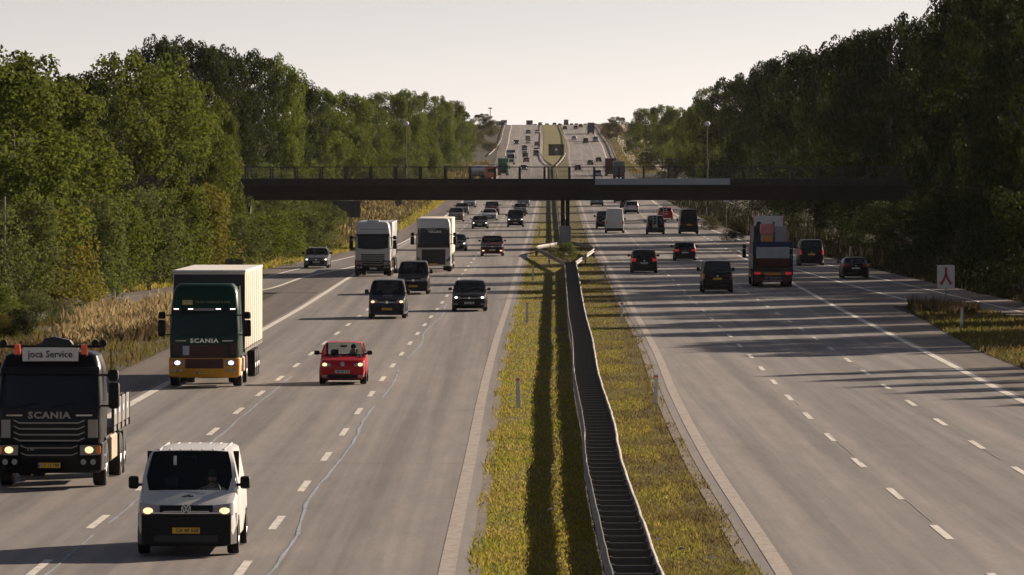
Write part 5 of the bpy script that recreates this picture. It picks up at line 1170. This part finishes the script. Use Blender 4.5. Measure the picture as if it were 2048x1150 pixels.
# black lorry with roof sign
loc, rot = place_frame(108, 971, 1.4, 'front'); t = tag(empty('rigid_lorry', loc, rot), 'black dropside lorry with a white roof sign and two red beacons', 'lorry', 'vehicles on the motorway'); t.scale = (1, 1, 1.05)
M_GBAR = pbr('dull_grille_bar', (.30, .28, .25), .45, metal=.3)
c, bq = scania(t, P_BLACK, 3.0, P_BLACK, M_GBAR, True, M_TRIM, None, False, M_LON, 'Y', 'CY 13 748', frame=M_LAMP, letmat=M_GBAR)
sg = MB().rbox(-.65, .65, .32, .42, 2.80, 3.10, .015, 1).obj('roof_sign', M_WHITEP, t)
o = link('sign_lettering', text_mesh('joca Service', .215, M_LETD, .004, .003), sg); o.location = (0, .312, 2.955)
o = link('type_lettering', text_mesh('R 500', .07, M_GBAR, .004, .002), t); o.location = (-.42, bq.front(0, .8)-.05, .865)
for sx in (-1, 1):
    b = MB().cyl((sx*.78, .5, 2.90), .05, .10, 'z', 12).obj('beacon_base', M_TRIM, t); MB().cyl((sx*.78, .5, 3.06), .085, .22, 'z', 16, .07).obj('beacon_dome', pbr('beacon_red', (.62, .07, .015), .25, emit=(1, .12, .02), estr=.03), b)
    MB().rbox(sx*.95-.13, sx*.95+.13, .28, .30, 2.60, 2.635, .005, 1).obj('marker_lamp', M_LAMP, t)
MB().tube([(-1.25, .75, 3.12), (1.15, .75, 3.12)], .03, 8).obj('lamp_bar', M_TRIM, t)
for x in (1.02, 1.20, -1.28, -1.42, -1.12): MB().cyl((x, .72, 3.19), .085, .10, 'y', 14).obj('work_lamp', M_TRIM, t)
cr = MB().prism([(-.50, 2.9), (.55, 2.9), (.30, 3.22), (-.06, 3.30), (-.30, 3.26)], 2.25, 2.6); cr.tube([(-.5, 2.4, 3.05), (.5, 2.4, 3.05)], .09, 8); cr.obj('folded_crane', M_BLACKM, t)
MB().rbox(-.7, .7, 2.2, 2.75, .95, 2.9, .05, 1).obj('crane_column', M_BLACKM, t)
chassis(t, 8.3, [(1.4, False), (6.2, True), (7.5, True)])
bd = MB().box(-1.27, 1.27, 2.85, 8.4, 1.12, 1.24).obj('bed', M_STEELD, t)
for sx in (-1, 1):
    for k in range(4):
        y0 = 2.88+k*1.38; bb = MB().rbox(min(sx*1.24, sx*1.29), max(sx*1.24, sx*1.29), y0, y0+1.34, 1.26, 1.86, .012, 1).obj('side_board', pbr('board_grey%d' % k, (.13, .13, .125), .5, metal=.4, dirt=.4) if k == 0 and sx == -1 else MAT['board_grey0'], t)
        MB().box(min(sx*1.292, sx*1.30), max(sx*1.292, sx*1.30), y0+.25, y0+.75, 1.52, 1.66).obj('board_marking', M_GREYP, bb)
    for k in range(5): y0 = 2.86+k*1.38; MB().box(min(sx*1.26, sx*1.31), max(sx*1.26, sx*1.31), y0-.035, y0+.02, 1.1, 1.9).obj('stanchion', M_STEELD, t)
    MB().rbox(min(sx*.8, sx*1.24), max(sx*.8, sx*1.24), 2.95, 4.9, .48, 1.05, .04, 1).obj('side_locker', pbr('locker_wood', (.34, .27, .19), .7, var=.2) if sx == -1 else MAT['locker_wood'], t)
    MB().rbox(min(sx*.9, sx*1.25), max(sx*.9, sx*1.25), 5.45, 6.95, 1.03, 1.09, .02, 1).obj('mudguard', M_TRIM, t)
add_person(t, (.58, 1.12, 1.50), M_HIVIS, 'driver in a green hi-vis jacket behind the windscreen of the black lorry')
add_person(t, (-.58, 1.12, 1.50), M_HIVIS, 'passenger in a green hi-vis jacket on the other seat of the black lorry')
# green lorry with cream curtain trailer
loc, rot = place_frame(413, 772, 1.4, 'front'); t = tag(empty('articulated_lorry', loc, rot), 'dark green articulated lorry with yellow bumper pulling a cream curtain-sided trailer', 'lorry', 'vehicles on the motorway')
M_MAROON = pbr('maroon_grille', (.045, .004, .007), .5); M_YEL = pbr('yellow_bumper', (.62, .29, .015), .4, dirt=.2)
c, bq = scania(t, P_GREEN, 3.58, M_YEL, M_MAROON, True, M_MAROON, None, True, M_LONW, 'Y', 'DB 81 133', frame=M_LAMP)
M_TARP = pbr('cream_tarpaulin', (.62, .56, .46), .75, var=.07, nscale=.8, bump=.3, bscale=1.5, dirt=.15)
M_GOLDT = pbr('gold_lettering', (.55, .35, .03), .5); M_DULLG = pbr('dull_green_lettering', (.20, .21, .07), .6)
blk = c.panel(-.78, -.42, 2.86, 3.02, .02, 5, 2).obj('name_block', M_GOLDT, t)
o = link('name_lettering', text_mesh('RAS', .15, M_GREYP, .003, .003), blk); o.location = (-.60, c.front(.6, 2.94)-.055, 2.94)
o = link('firm_lettering', text_mesh('TRUCK COMPANY & SON', .105, M_DULLG, .003, .002), t); o.location = (.28, c.front(0, 2.94)-.02-.02, 2.95); o.rotation_euler = (math.radians(-18), 0, 0)
for x in (-.98, -.48, .48, .98): c.panel(x-.09, x+.09, 2.70, 2.735, .13, 3, 1).obj('marker_lamp', M_LONW, t)
c.panel(-.34, .34, 2.66, 2.74, .125, 5, 1).obj('visor_name_plate', M_GBAR, t)
MB().box(-.02, .28, .30, .31, 1.86, 1.98).obj('windscreen_card', M_CLOTHW, t)
c.panel(-.74, -.52, 1.12, 1.44, .075, 3, 1).obj('hazard_plate', M_GREYP, t)
MB().rbox(-1.0, 1.0, .75, .9, 3.30, 3.40, .03, 1).obj('roof_lamp_bar', M_CHROME, t)
for sx in (-1, 1):
    MB().prism([(0, 0), (1, 0), (1, 1), (0, 1)], 0, 0.001) if False else None
    MB().add([(sx*1.20, 2.1, 1.0), (sx*1.22, 2.75, 1.0), (sx*1.12, 2.75, 3.5), (sx*1.10, 1.9, 3.45), (sx*1.17, 2.1, 1.0), (sx*1.19, 2.75, 1.0), (sx*1.09, 2.75, 3.5), (sx*1.07, 1.9, 3.45)], [(0, 1, 2, 3), (4, 7, 6, 5), (0, 4, 5, 1), (1, 5, 6, 2), (2, 6, 7, 3), (3, 7, 4, 0)]).obj('side_deflector', P_GREEN, t)
    MB().rbox(min(sx*1.0, sx*1.25), max(sx*1.0, sx*1.25), 2.3, 3.4, .45, 1.0, .05, 1).obj('fuel_tank', pbr('pink_tank', (.45, .25, .22), .5) if sx == -1 else MAT['pink_tank'], t)
box_body(t, 3.15, 16.2, 1.25, 3.97, M_TARP, 2.55, 'trailer_curtain', .05, M_BLACKM)
MB().rbox(-1.285, 1.285, 3.13, 16.22, 3.94, 4.02, .02, 1).obj('trailer_roof_edge', M_WHITEP, t)
for k in range(9):
    for sx in (-1, 1): MB().rbox(min(sx*1.27, sx*1.292), max(sx*1.27, sx*1.292), 4.0+k*1.45, 4.08+k*1.45, 1.2, 3.92, .008, 1).obj('curtain_strap', M_TARP, t)
MB().box(-1.27, 1.27, 3.2, 16.2, 1.12, 1.24).obj('trailer_floor', M_STEELD, t)
chassis(t, 16.0, [(1.4, False), (5.0, True), (11.6, False), (12.9, False), (14.2, False)])
add_person(t, (.58, 1.12, 1.50), M_CLOTH, 'driver in dark clothes at the wheel of the green lorry')
# red small car
t, sp, sh = add_car('hatchback', 'car', 'small bright red hatchback with lit headlights in the middle lane', 'mini', P_RED, 686, 768, 'front', 'plain', M_LON, 'W', 'BD 90 253')
for o in [c_ for c_ in t.children if c_.name.split('.')[0] in ('badge', 'grille')]:
    for q in list(o.children): bpy.data.objects.remove(q)
    bpy.data.objects.remove(o)
vw_badge(t, sh.front_y(0)-.03, .72, .075)
add_person(t, (.34, 1.62, .52), M_CLOTH, 'driver of the small red hatchback')
# dark vans and people carrier
t, sp, sh = add_car('panel_van', 'van', 'dark blue-black van with yellow number plate directly in front of the black van', 'van', P_NAVY, 775, 636.5, 'front', 'plain', M_LON, 'Y', 'CL 52 970')
o = link('bonnet_lettering', text_mesh('SERVICE', .13, M_GREYP, .003, .002), t); o.location = (.02, .40, 1.165); o.rotation_euler = (math.radians(-62), 0, 0)
add_car('minibus', 'van', 'black van driving just behind the dark blue van, half hidden by it', 'van', P_BLACK, 827, 588, 'front', 't5', M_LAMP, 'Y', 'BN 37 452')
add_car('people_carrier', 'car', 'black people carrier in the fast lane beside the dark blue van', 'mpv', P_BLACK, 939, 622, 'front', 'plain', M_LONW, 'W', 'AV 61 205')
# white lorry with grey grille, one lane out
loc, rot = place_frame(747, 552, 1.4, 'front'); t = tag(empty('articulated_lorry', loc, rot), 'white lorry with slatted grille and black bumper, left of the two white lorries', 'lorry', 'vehicles on the motorway')
t.scale = (1, 1, 1.06)
c, bq = scania(t, P_WHITE, 3.52, M_TRIM, P_WHITE, False, M_TRIM, None, True, M_LAMP, 'W', None, slat_th=.038, glass=G_DARK)
MB().rbox(-.42, .42, .95, 1.7, 3.46, 3.63, .07, 2).obj('roof_hatch', P_WHITE, t, 45); c.panel(-.9, .9, 3.02, 3.045, .012, 9, 1).obj('seam', M_TRIM, t)
box_body(t, 3.1, 15.6, 1.2, 3.46, P_SILVER, 2.5, 'trailer_box', .04, M_GREYP); chassis(t, 15.5, [(1.4, False), (4.9, True), (11.4, False), (12.7, False), (14.0, False)])
# white lorry with tall black grille
loc, rot = place_frame(868, 543, 1.4, 'front'); t = tag(empty('articulated_lorry', loc, rot), 'white lorry with large black grille and black name visor, right of the pair', 'lorry', 'vehicles on the motorway')
c = Cab(2.5, 2.2, [(.42, 1.20, .05), (.5, 1.25, 0), (1.75, 1.245, 0), (1.8, 1.24, .01), (3.0, 1.20, .20), (3.5, 1.16, .38), (3.72, 1.08, .55), (3.80, .95, .75)]); c.shell().obj('cab_body', P_WHITE, t, 35)
c.panel(-1.10, 1.10, 1.90, 2.74, .014, 17, 2).obj('windscreen', G_DARK, t, 40); c.panel(-1.14, 1.14, 1.72, 1.93, .02, 17, 1).obj('lower_windscreen_panel', M_TRIM, t)
v = c.panel(-1.12, 1.12, 2.74, 3.10, .10, 15, 2, .08).obj('name_visor', M_BLACKM, t)
o = link('visor_lettering', text_mesh('TØLLØSE', .22, M_WHITEP, .004, .006, spacing=1.05), v); o.location = (.08, c.front(0, 2.82)-.13, 2.84); o.rotation_euler = (math.radians(-8), 0, 0)
o = link('visor_small_lettering', text_mesh('• TRANSPORT', .12, M_GREYP, .003, .002), v); o.location = (-.22, c.front(0, 3.0)-.13, 3.02); o.rotation_euler = (math.radians(-8), 0, 0)
gq = c.panel(-.84, .84, .52, 1.60, .02, 13, 1).obj('grille', M_BLACKM, t)
for k in range(8): c.panel(-.78, .78, .62+k*.12, .64+k*.12, .034, 11, 1).obj('grille_slat', M_TRIM, t)
for sx in (-1, 1):
    h = c.panel(sx*.90, sx*1.20, .70, .98, .02, 5, 2, zf=lambda t_, k: .70+.12*t_+(.16+.14*t_)*k).obj('headlight', M_LAMP, t, 40)
    big_mirror(t, sx, 1.22, .18, 2.35); c.panel(sx*.82, sx*1.2, .42, .60, .03, 4, 1).obj('fog_lamp_panel', P_WHITE, t)
    MB().cyl((sx*1.0, .17, 3.04), .07, .06, 'y', 14).obj('marker_lamp', M_LAMP, t)
    MB().box(min(sx*1.19, sx*1.252), max(sx*1.19, sx*1.252), .55, 1.35, 1.95, 2.65).obj('side_window', G_DARK, t)
MB().rbox(-1.0, 1.0, .40, .55, 3.25, 3.35, .03, 1).obj('roof_lamp_bar', M_GREYP, t)
for x in (-.8, .8): MB().cyl((x, .42, 3.38), .11, .06, 'y', 14).obj('roof_lamp', M_LAMP, t)
MB().box(-.3, .3, -.035, -.025, .50, .60).obj('number_plate', M_PLATEY, t)
MB().box(-1.0, 1.0, .3, .65, 1.6, 1.9).obj('dashboard', M_TRIM, t)
box_body(t, 3.1, 15.8, 1.2, 3.76, M_TARP, 2.5, 'trailer_box', .04, M_GREYP); chassis(t, 15.6, [(1.4, False), (4.9, True), (11.4, False), (12.7, False), (14.0, False)])
# the rest of the oncoming traffic in front of the footbridge
for a in [
 ('estate_car', 'car', 'dark blue-grey estate car with lit headlights alone on the exit lane', 'wagon', P_GREY, 633.5, 536, dict(lit=M_LONW)),
 ('saloon_car', 'car', 'dark car half hidden behind the right white lorry', 'hatch', P_DGREY, 913, 502, dict(lit=M_LONW)),
 ('saloon_car', 'car', 'dark maroon car with lit fog lamps alone in the middle lane', 'suv', P_DRED, 984.5, 512, dict(lit=M_LAMP, fog=True)),
 ('saloon_car', 'car', 'black saloon with lit headlights left of the small black van beyond the bridge shade', 'sedan', P_DGREY, 960, 457, dict(lit=M_LONW)),
 ('offroad_car', 'car', 'brown-grey off-road car in the outer lane just beyond the white lorries', 'suv', P_BROWN, 912.5, 443.5, {}),
 ('hatchback', 'car', 'dark grey car following the brown-grey off-road car', 'hatch', P_GREY, 924, 428, {}),
 ('hatchback', 'car', 'silver-sided car furthest back in the outer lane under the footbridge', 'hatch', P_LBLUE, 939, 415, {}),
 ('offroad_car', 'car', 'dark red car in the middle lane under the footbridge', 'suv', P_DRED, 984, 429, {}),
 ('saloon_car', 'car', 'silver car in the middle lane in front of the dark red one', 'sedan', P_SILVER, 979.5, 441, {}),
 ('minibus', 'van', 'small black van in the fast lane near the footbridge pier', 'van', P_BLACK, 1031, 454, dict(lit=M_LONW)),
 ('hatchback', 'car', 'dark grey car following the small black van in the fast lane', 'hatch', P_GREY, 1041, 429, {}),
 ('hatchback', 'car', 'pale-sided dark car furthest back in the fast lane under the footbridge', 'hatch', P_LBLUE, 1047, 411, {})]:
    kw = dict(a[7]); fog = kw.pop('fog', None)
    t, sp, sh = add_car(a[0], a[1], a[2], a[3], a[4], a[5], a[6], 'front', **kw)
    if fog:
        for o in t.children:
            if o.name.startswith('fog_lamp'): o.material_slots[0].link = 'OBJECT'; o.material_slots[0].material = M_LON; o.scale = (1, 1, 1)
for a in [
 ('car', 'dark car seen over the left half of the bridge railing', 'hatch', P_DGREY, 1047.5, 341, M_LONW),
 ('car', 'reddish car next beyond the dark car over the railing', 'hatch', P_DRED, 1052.5, 325, None), ('car', 'black car at the front of the tight queue in the far middle lane', 'hatch', P_BLACK, 1050.5, 315, None),
 ('car', 'silver-fronted car second in the tight far queue', 'sedan', P_SILVER, 1049.5, 306.5, None), ('car', 'dark grey car third in the tight far queue', 'hatch', P_DGREY, 1049, 299.5, None),
 ('car', 'dark blue-grey car with a pale one close behind in the far fast lane', 'mpv', P_GREY, 1072.5, 312, M_LAMP), ('car', 'silver-white car close behind the dark blue-grey one in the far fast lane', 'hatch', P_WHITE, 1072.5, 304, None),
 ('car', 'car with a dark red roof in the far fast lane', 'hatch', P_DRED, 1074, 292, None), ('car', 'white-nosed car in the far middle lane', 'hatch', P_WHITE, 1057, 287.5, None),
 ('car', 'grey car tailing the white-nosed car', 'sedan', P_GREY, 1056, 280, None), ('car', 'dark car with bright lit lamps alone in the far outer lane', 'suv', P_DGREY, 1033, 289.5, M_LONW),
 ('car', 'dark car with a pale flank near the crest in the middle lane', 'sedan', P_GREY, 1056.5, 267.5, None), ('car', 'white car near the crest in the fast lane', 'sedan', P_WHITE, 1075, 267, None)]:
    add_car('distant_car', a[0], a[1], a[2], a[3], a[4], a[5], 'front', 'plain', a[6], tiny=True)
simple_truck('distant_lorry', 'mid green box lorry with pale roof edge seen above the bridge railing', 1006.5, 351, P_MGREEN, P_MGREEN, 3.1, 4.1, 12.5)
t = simple_truck('distant_lorry', 'white lorry close behind the green box lorry', 1021.5, 329, P_WHITE, M_BLACKM, 3.3, 4.0, 12)
# tanker with orange cab on the exit side, glimpsed through the railing
loc, rot = place_frame(984, 359, 1.3, 'front'); t = tag(empty('tanker_lorry', loc, (0, 0, math.radians(18))), 'silver tanker lorry with an orange cab seen through the bridge railing', 'lorry', 'vehicles on the motorway')
c = Cab(2.4, 2.0, [(.45, 1.15, .02), (1.7, 1.2, 0), (2.5, 1.15, .15), (2.85, 1.0, .4)]); c.shell(24).obj('cab_body', pbr('orange_paint', (.62, .14, .04), .4), t, 35); c.panel(-1, 1, 1.6, 2.4, .02, 9, 1).obj('windscreen', G_DARK, t)
MB().cyl((0, 7.5, 2.05), 1.12, 9.5, 'y', 24).obj('tank', P_SILVER, t, 40); chassis(t, 12, [(1.3, False), (5, True), (10, False), (11.2, False)])
# ------------------------------------------------------------------ departing side
for a in [
 ('people_carrier', 'car', 'dark car with red tail lights in the fast lane beside the guard rail loop', 'mpv', P_DGREY, 1288, 545.5, dict(tail_on=True)),
 ('hatchback', 'car', 'dark hatchback with red lamps in the middle lane ahead of the black van', 'hatch', P_DGREY, 1370, 521, dict(tail_on=True)),
 ('minibus', 'van', 'black van with dark rear in the middle lane, nearest of the departing vehicles', 'van', P_BLACK, 1434, 585, dict(plate='Y')),
 ('panel_van', 'van', 'black van with pale roof edge beside the tail-lift lorry', 'van', P_DGREY, 1622, 531, dict(plate='Y', tail_on=True)),
 ('saloon_car', 'car', 'low black saloon with silver roof and red lamps alone on the entry lane', 'sedan', P_BLACK, 1710, 556.5, {}),
 ('high_roof_van', 'van', 'tall white high-roof van seen from behind near the pier', 'tallvan', P_WHITE, 1229.5, 466, dict(style='blindrear', plate='Y')),
 ('panel_van', 'van', 'dark van half hidden to the left of the tall white van', 'van', P_DGREY, 1209, 457, {}),
 ('panel_van', 'van', 'black van with an aluminium ladder on its rear doors', 'van', P_BLACK, 1311, 468.5, dict(plate='W')),
 ('estate_car', 'car', 'red car with pale roof partly behind the ladder van', 'wagon', P_RED, 1331, 438.5, {}),
 ('high_roof_van', 'van', 'tall black high-roof van in the outer lane', 'tallvan', P_BLACK, 1377.5, 468, dict(style='blindrear', plate='Y')),
 ('offroad_car', 'car', 'silver off-road car ahead of the tall white van', 'suv', P_SILVER, 1263.5, 427.5, {}),
 ('hatchback', 'car', 'dark blue car just ahead of the silver off-road car', 'hatch', P_NAVY, 1253, 417, {}),
 ('people_carrier', 'car', 'pale blue-grey people carrier in the fast lane under the footbridge', 'mpv', P_LBLUE, 1194, 411.5, {}),
 ('hatchback', 'car', 'dark red-tailed car half hidden under the bridge edge', 'hatch', P_DGREY, 1240, 405, dict(tail_on=True)),
 ('hatchback', 'car', 'silver car half hidden under the bridge edge in the middle lane', 'hatch', P_SILVER, 1257, 406, {})]:
    t, sp, sh = add_car(a[0], a[1], a[2], a[3], a[4], a[5], a[6], 'rear', **a[7])
    if 'ladder' in a[2]:
        m = MB(); Lr = sp['L']+.10
        for x in (.12, -.28): m.rbox(-x-.03, -x+.03, Lr, Lr+.05, .62, 2.05, .01, 1)
        ld = m.obj('ladder', M_PLATEW, t)
        for k in range(6): MB().cyl((.08, Lr+.025, .72+k*.25), .022, .42, 'x', 8).obj('rung', M_PLATEW, ld)
for a in [
 ('car', 'pale blue car right behind the railing at the end of the grey deck sheet', 'mpv', P_LBLUE, 1196, 354, False), ('car', 'dark red car above the railing in the fast lane of the departing side', 'hatch', P_DRED, 1156, 341, True),
 ('car', 'dark car with white roof changing lanes above the railing', 'hatch', P_NAVY, 1181, 330.5, False), ('car', 'dark grey car right of the one changing lanes', 'hatch', P_DGREY, 1197.5, 324.5, False),
 ('car', 'silver car in the fast lane halfway up the far slope', 'hatch', P_SILVER, 1148.5, 280.5, False), ('van', 'dark red van in the middle lane halfway up the far slope', 'van', P_DRED, 1171.5, 287, False),
 ('van', 'pale grey van in the outer lane beside the dark red van', 'van', P_LBLUE, 1191, 284, False), ('car', 'dark car near the crest of the departing side, leftmost of two', 'hatch', P_DGREY, 1130, 259.5, False),
 ('car', 'dark car near the crest of the departing side, rightmost of two', 'hatch', P_DGREY, 1151.5, 258.5, False), ('car', 'dark red car at the crest beside the tall lorry', 'hatch', P_DRED, 1161.5, 255, True)]:
    add_car('distant_'+a[0], a[0], a[1], a[2], a[3], a[4], a[5], 'rear', tiny=True, tail_on=a[6])
simple_truck('distant_lorry', 'tall dark lorry with red tail seen from behind near the crest', 1182, 268, P_DRED, pbr('purple_grey_box', (.05, .045, .06), .6), 3.2, 4.1, 12, 'rear')
simple_truck('distant_lorry', 'dark red lorry cut by the right end of the far carriageway above the railing', 1221, 352, P_DRED, P_DRED, 3.3, 4.2, 12, 'rear')
simple_truck('distant_lorry', 'grey lorry beside the dark red lorry behind the bridge railing', 1238, 358, P_GREY, P_GREY, 3.3, 4.0, 12, 'rear')
# vehicles on and beyond the crest, seen against the sky
def crest(px, ytop, h, kind, paint, label, facing='front', wpx=None):
    d = 2640; z = ztop(ytop, d)-h; x = atd(px, d)
    if kind == 'lorry':
        t = tag(empty('distant_lorry', (x, d, z)), label, 'lorry', 'vehicles on the motorway'); w = (wpx or 11)*d/F/2
        c = Cab(2.4, 2.0, [(.45, 1.15, .02), (1.7, 1.2, 0), (2.5, 1.15, .15), (2.85, 1.0, .4)]); c.shell(16).obj('cab_body', paint, t, 35); c.panel(-1, 1, 1.6, 2.4, .02, 5, 1).obj('windscreen', G_DARK, t)
        MB().rbox(-w, w, 2.3, 9, 1.0, h, .04, 1).obj('cargo_box', paint, t); chassis(t, 9, [(1.3, False), (7.4, True)]); return
    P, sp, sh = car_parts(kind); t = tag(empty('distant_car', (x, d, z), (0, 0, 0 if facing == 'front' else math.pi)), label, 'car', 'vehicles on the motorway')
    for (nm, me, mt, par, lc) in P:
        if nm in ('body', 'windscreen', 'rear_window', 'side_window', 'headlight', 'tail_light'): link(nm, me, t, paint if mt == 'paint' else (M_TAIL if mt == 'tail' else mt))
        elif nm == 'wheel': w = empty('wheel', lc); w.parent = t; link('tyre', me[0], w)
for a in [(1008, 240, 3.9, 'lorry', P_GREY, 'grey box lorry at the left end of the crest', 'front', 12), (997, 242, 3.6, 'lorry', P_LBLUE, 'pale grey lorry beside the grey one at the left end of the crest', 'front', 11),
          (1059, 240.5, 4.0, 'lorry', P_DGREY, 'dark lorry standing out above the crest left of the median', 'front', 13), (1081, 244.5, 3.3, 'lorry', P_LBLUE, 'pale small lorry on the crest right of the dark lorry', 'front', 9),
          (1070, 247.5, 1.5, 'hatch', P_DGREY, 'dark car between the dark and the pale lorry on the crest'), (1094, 246.5, 1.66, 'mpv', P_GREY, 'grey car on the crest just left of the median grass'),
          (1109, 245.5, 1.9, 'van', P_GREY, 'grey van on the crest above the median grass'), (1121, 247, 1.5, 'hatch', P_DGREY, 'small dark car on the crest right above the median'),
          (1132.5, 239, 3.9, 'lorry', P_GREY, 'grey lorry with dark top on the crest of the departing side', 'rear', 9), (1143, 246.5, 1.5, 'hatch', P_DGREY, 'dark car on the crest between the lorry and the queue', 'rear'),
          (1152.5, 246.5, 1.5, 'hatch', P_BLACK, 'black car on the crest of the departing side', 'rear'), (1170.5, 247, 1.5, 'hatch', P_GREY, 'grey car on the crest just left of the tall lorry', 'rear')]:
    crest(a[0], a[1], a[2], a[3], a[4], a[5], *(a[6:]))
# red and blue tail-lift lorry with a small loader on its bed
Lt = 9.4; loc, rot = place_frame(1544, 573, Lt-1.5, 'rear'); t = tag(empty('flatbed_lorry', loc, rot), 'red and blue flatbed lorry with a raised grey tail lift carrying a small machine', 'lorry', 'vehicles on the motorway')
M_BLUEP = carpaint('dark_blue_body', (.02, .035, .10)); M_LIFT = pbr('grey_lift_plate', (.42, .44, .46), .55, var=.1, dirt=.3); M_ORB = pbr('orange_reflective', (.62, .24, .03), .5); M_PINK = pbr('faded_red', (.62, .22, .22), .6)
c = Cab(2.5, 2.1, [(.5, 1.2, .02), (1.8, 1.23, 0), (2.7, 1.18, .2), (3.0, 1.05, .5)]); c.shell(32).obj('cab_body', P_DRED, t, 35); c.panel(-1, 1, 1.8, 2.6, .02, 9, 1).obj('windscreen', G_DARK, t)
for sx in (-1, 1): big_mirror(t, sx, 1.2, .2, 2.1)
chassis(t, Lt-.3, [(1.4, False), (6.6, True), (7.9, True)])
MB().rbox(-.92, .92, 2.15, 2.35, 1.2, 4.4, .04, 1).obj('tall_headboard', M_WHITEP, t); MB().rbox(-1.15, 1.15, 2.4, 2.5, 1.2, 3.75, .04, 1).obj('headboard', M_LIFT, t)
for sx in (-1, 1):
    MB().tube([(sx*1.17, 2.45, 1.2), (sx*1.17, 2.45, 3.85)], .04, 6).obj('headboard_post', M_PINK, t); MB().tube([(sx*.93, 2.2, 3.4), (sx*.93, 2.2, 4.5)], .04, 6).obj('headboard_post', M_PINK, t)
    MB().rbox(min(sx*1.2, sx*1.27), max(sx*1.2, sx*1.27), 2.5, Lt-.2, 1.2, 2.0, .02, 1).obj('side_board', M_BLUEP, t)
    MB().rbox(min(sx*.9, sx*1.26), max(sx*.9, sx*1.26), 3.0, 5.4, .5, 1.15, .04, 1).obj('side_locker', P_DRED, t)
    MB().rbox(min(sx*1.19, sx*1.27), max(sx*1.19, sx*1.27), Lt-.25, Lt-.10, .74, 2.86, .02, 1).obj('lift_column', M_BLUEP, t)
MB().box(-1.25, 1.25, 2.4, Lt-.2, 1.1, 1.22).obj('bed', M_STEELD, t); MB().rbox(-1.25, 1.25, Lt-.28, Lt-.12, 2.52, 2.86, .03, 1).obj('top_beam', M_BLUEP, t)
MB().rbox(-1.05, 1.05, Lt-.12, Lt-.02, 1.80, 2.52, .03, 1).obj('lift_platform', M_LIFT, t); MB().rbox(-1.08, 1.08, Lt-.10, Lt+.02, 1.28, 1.80, .04, 1).obj('lift_lower_plate', P_DRED, t)
MB().rbox(-1.2, 1.2, Lt-.35, Lt-.20, .98, 1.28, .03, 1).obj('dark_recess', M_BLACKM, t)
MB().rbox(-1.2, 1.2, Lt-.10, Lt-.03, .74, .98, .02, 1).obj('lamp_beam', M_STEELD, t); MB().rbox(-.52, .52, Lt-.03, Lt, .74, .92, .01, 1).obj('orange_board', M_ORB, t)
for sx in (-1, 1): MB().rbox(min(sx*.78, sx*1.16), max(sx*.78, sx*1.16), Lt-.03, Lt+.03, .78, .95, .03, 1).obj('tail_light', M_TAILON, t); MB().cyl((sx*.64, Lt, .86), .05, .04, 'y', 10).obj('reversing_lamp', M_LAMP, t)
MB().rbox(-1.18, 1.18, Lt-.12, Lt-.02, .32, .72, .03, 1).obj('under_run_bumper', pbr('dark_maroon', (.06, .008, .012), .5), t)
o = link('bumper_lettering', text_mesh('NC Transport', .17, M_GREYP, .003, .002), t); o.location = (0, Lt, .60); o.rotation_euler = (0, 0, math.pi)
o = link('lower_lettering', text_mesh('www. Transport.dk', .15, M_GREYP, .003, .002), t); o.location = (0, Lt+.0, .41); o.rotation_euler = (0, 0, math.pi)
def on_bed(name, label, cat, loc):
    wm = Matrix.Translation(t.location) @ t.rotation_euler.to_matrix().to_4x4() @ Matrix.Translation(loc); o = tag(empty(name, wm.translation, t.rotation_euler), label, cat); return o
f = on_bed('loader', 'small faded red and black machine standing on the bed of the flatbed lorry', 'machine', (.25, 6.0, 1.22)); f.scale = (1.2, 1.2, 1.3)
MB().rbox(-.32, .32, -.6, .6, .35, 1.15, .08, 2).obj('machine_body', M_PINK, f, 45); MB().rbox(-.36, .36, -.3, .5, 1.55, 2.1, .08, 2).obj('hood', M_PINK, f, 45); MB().rbox(-.30, .30, .3, .62, .9, 1.5, .05, 1).obj('counterweight', M_ORB, f)
m = MB()
for sx in (-.38, .38): m.box(sx-.04, sx+.04, -.5, -.4, .3, 2.2); m.box(sx-.03, sx+.03, .3, .4, .9, 1.7)
m.obj('mast', M_BLACKM, f)
for sx in (-.42, .42):
    for y in (-.45, .45): MB().cyl((sx, y, .28), .28, .18, 'x', 16).obj('wheel', M_TYRE, f, 40)
f = on_bed('folded_loading_crane', 'black folded crane standing on the bed left of the small machine', 'crane', (.82, 4.8, 1.22)); f.scale = (1.2, 1.2, 1.22)
MB().rbox(-.18, .18, -.25, .25, 0, 2.1, .05, 1).tube([(0, 0, 2.1), (.1, .2, 1.2), (-.1, -.1, 2.3)], .13, 8).obj('crane_arm', M_BLACKM, f)
# ------------------------------------------------------------------ autumn haze in the air
hm, hnt, hout = newmat('haze'); hv_ = nd(hnt, 'ShaderNodeVolumePrincipled'); hv_.inputs['Density'].default_value = 0.000012; hv_.inputs['Color'].default_value = (.93, .93, .94, 1); hv_.inputs['Anisotropy'].default_value = .2
hnt.links.new(hv_.outputs[0], hout.inputs['Volume'])
o = MB().box(-1600, 1600, -260, 3400, -6, 62).obj('haze', hm); o['kind'] = 'stuff'
SC.cycles.volume_bounces = 1
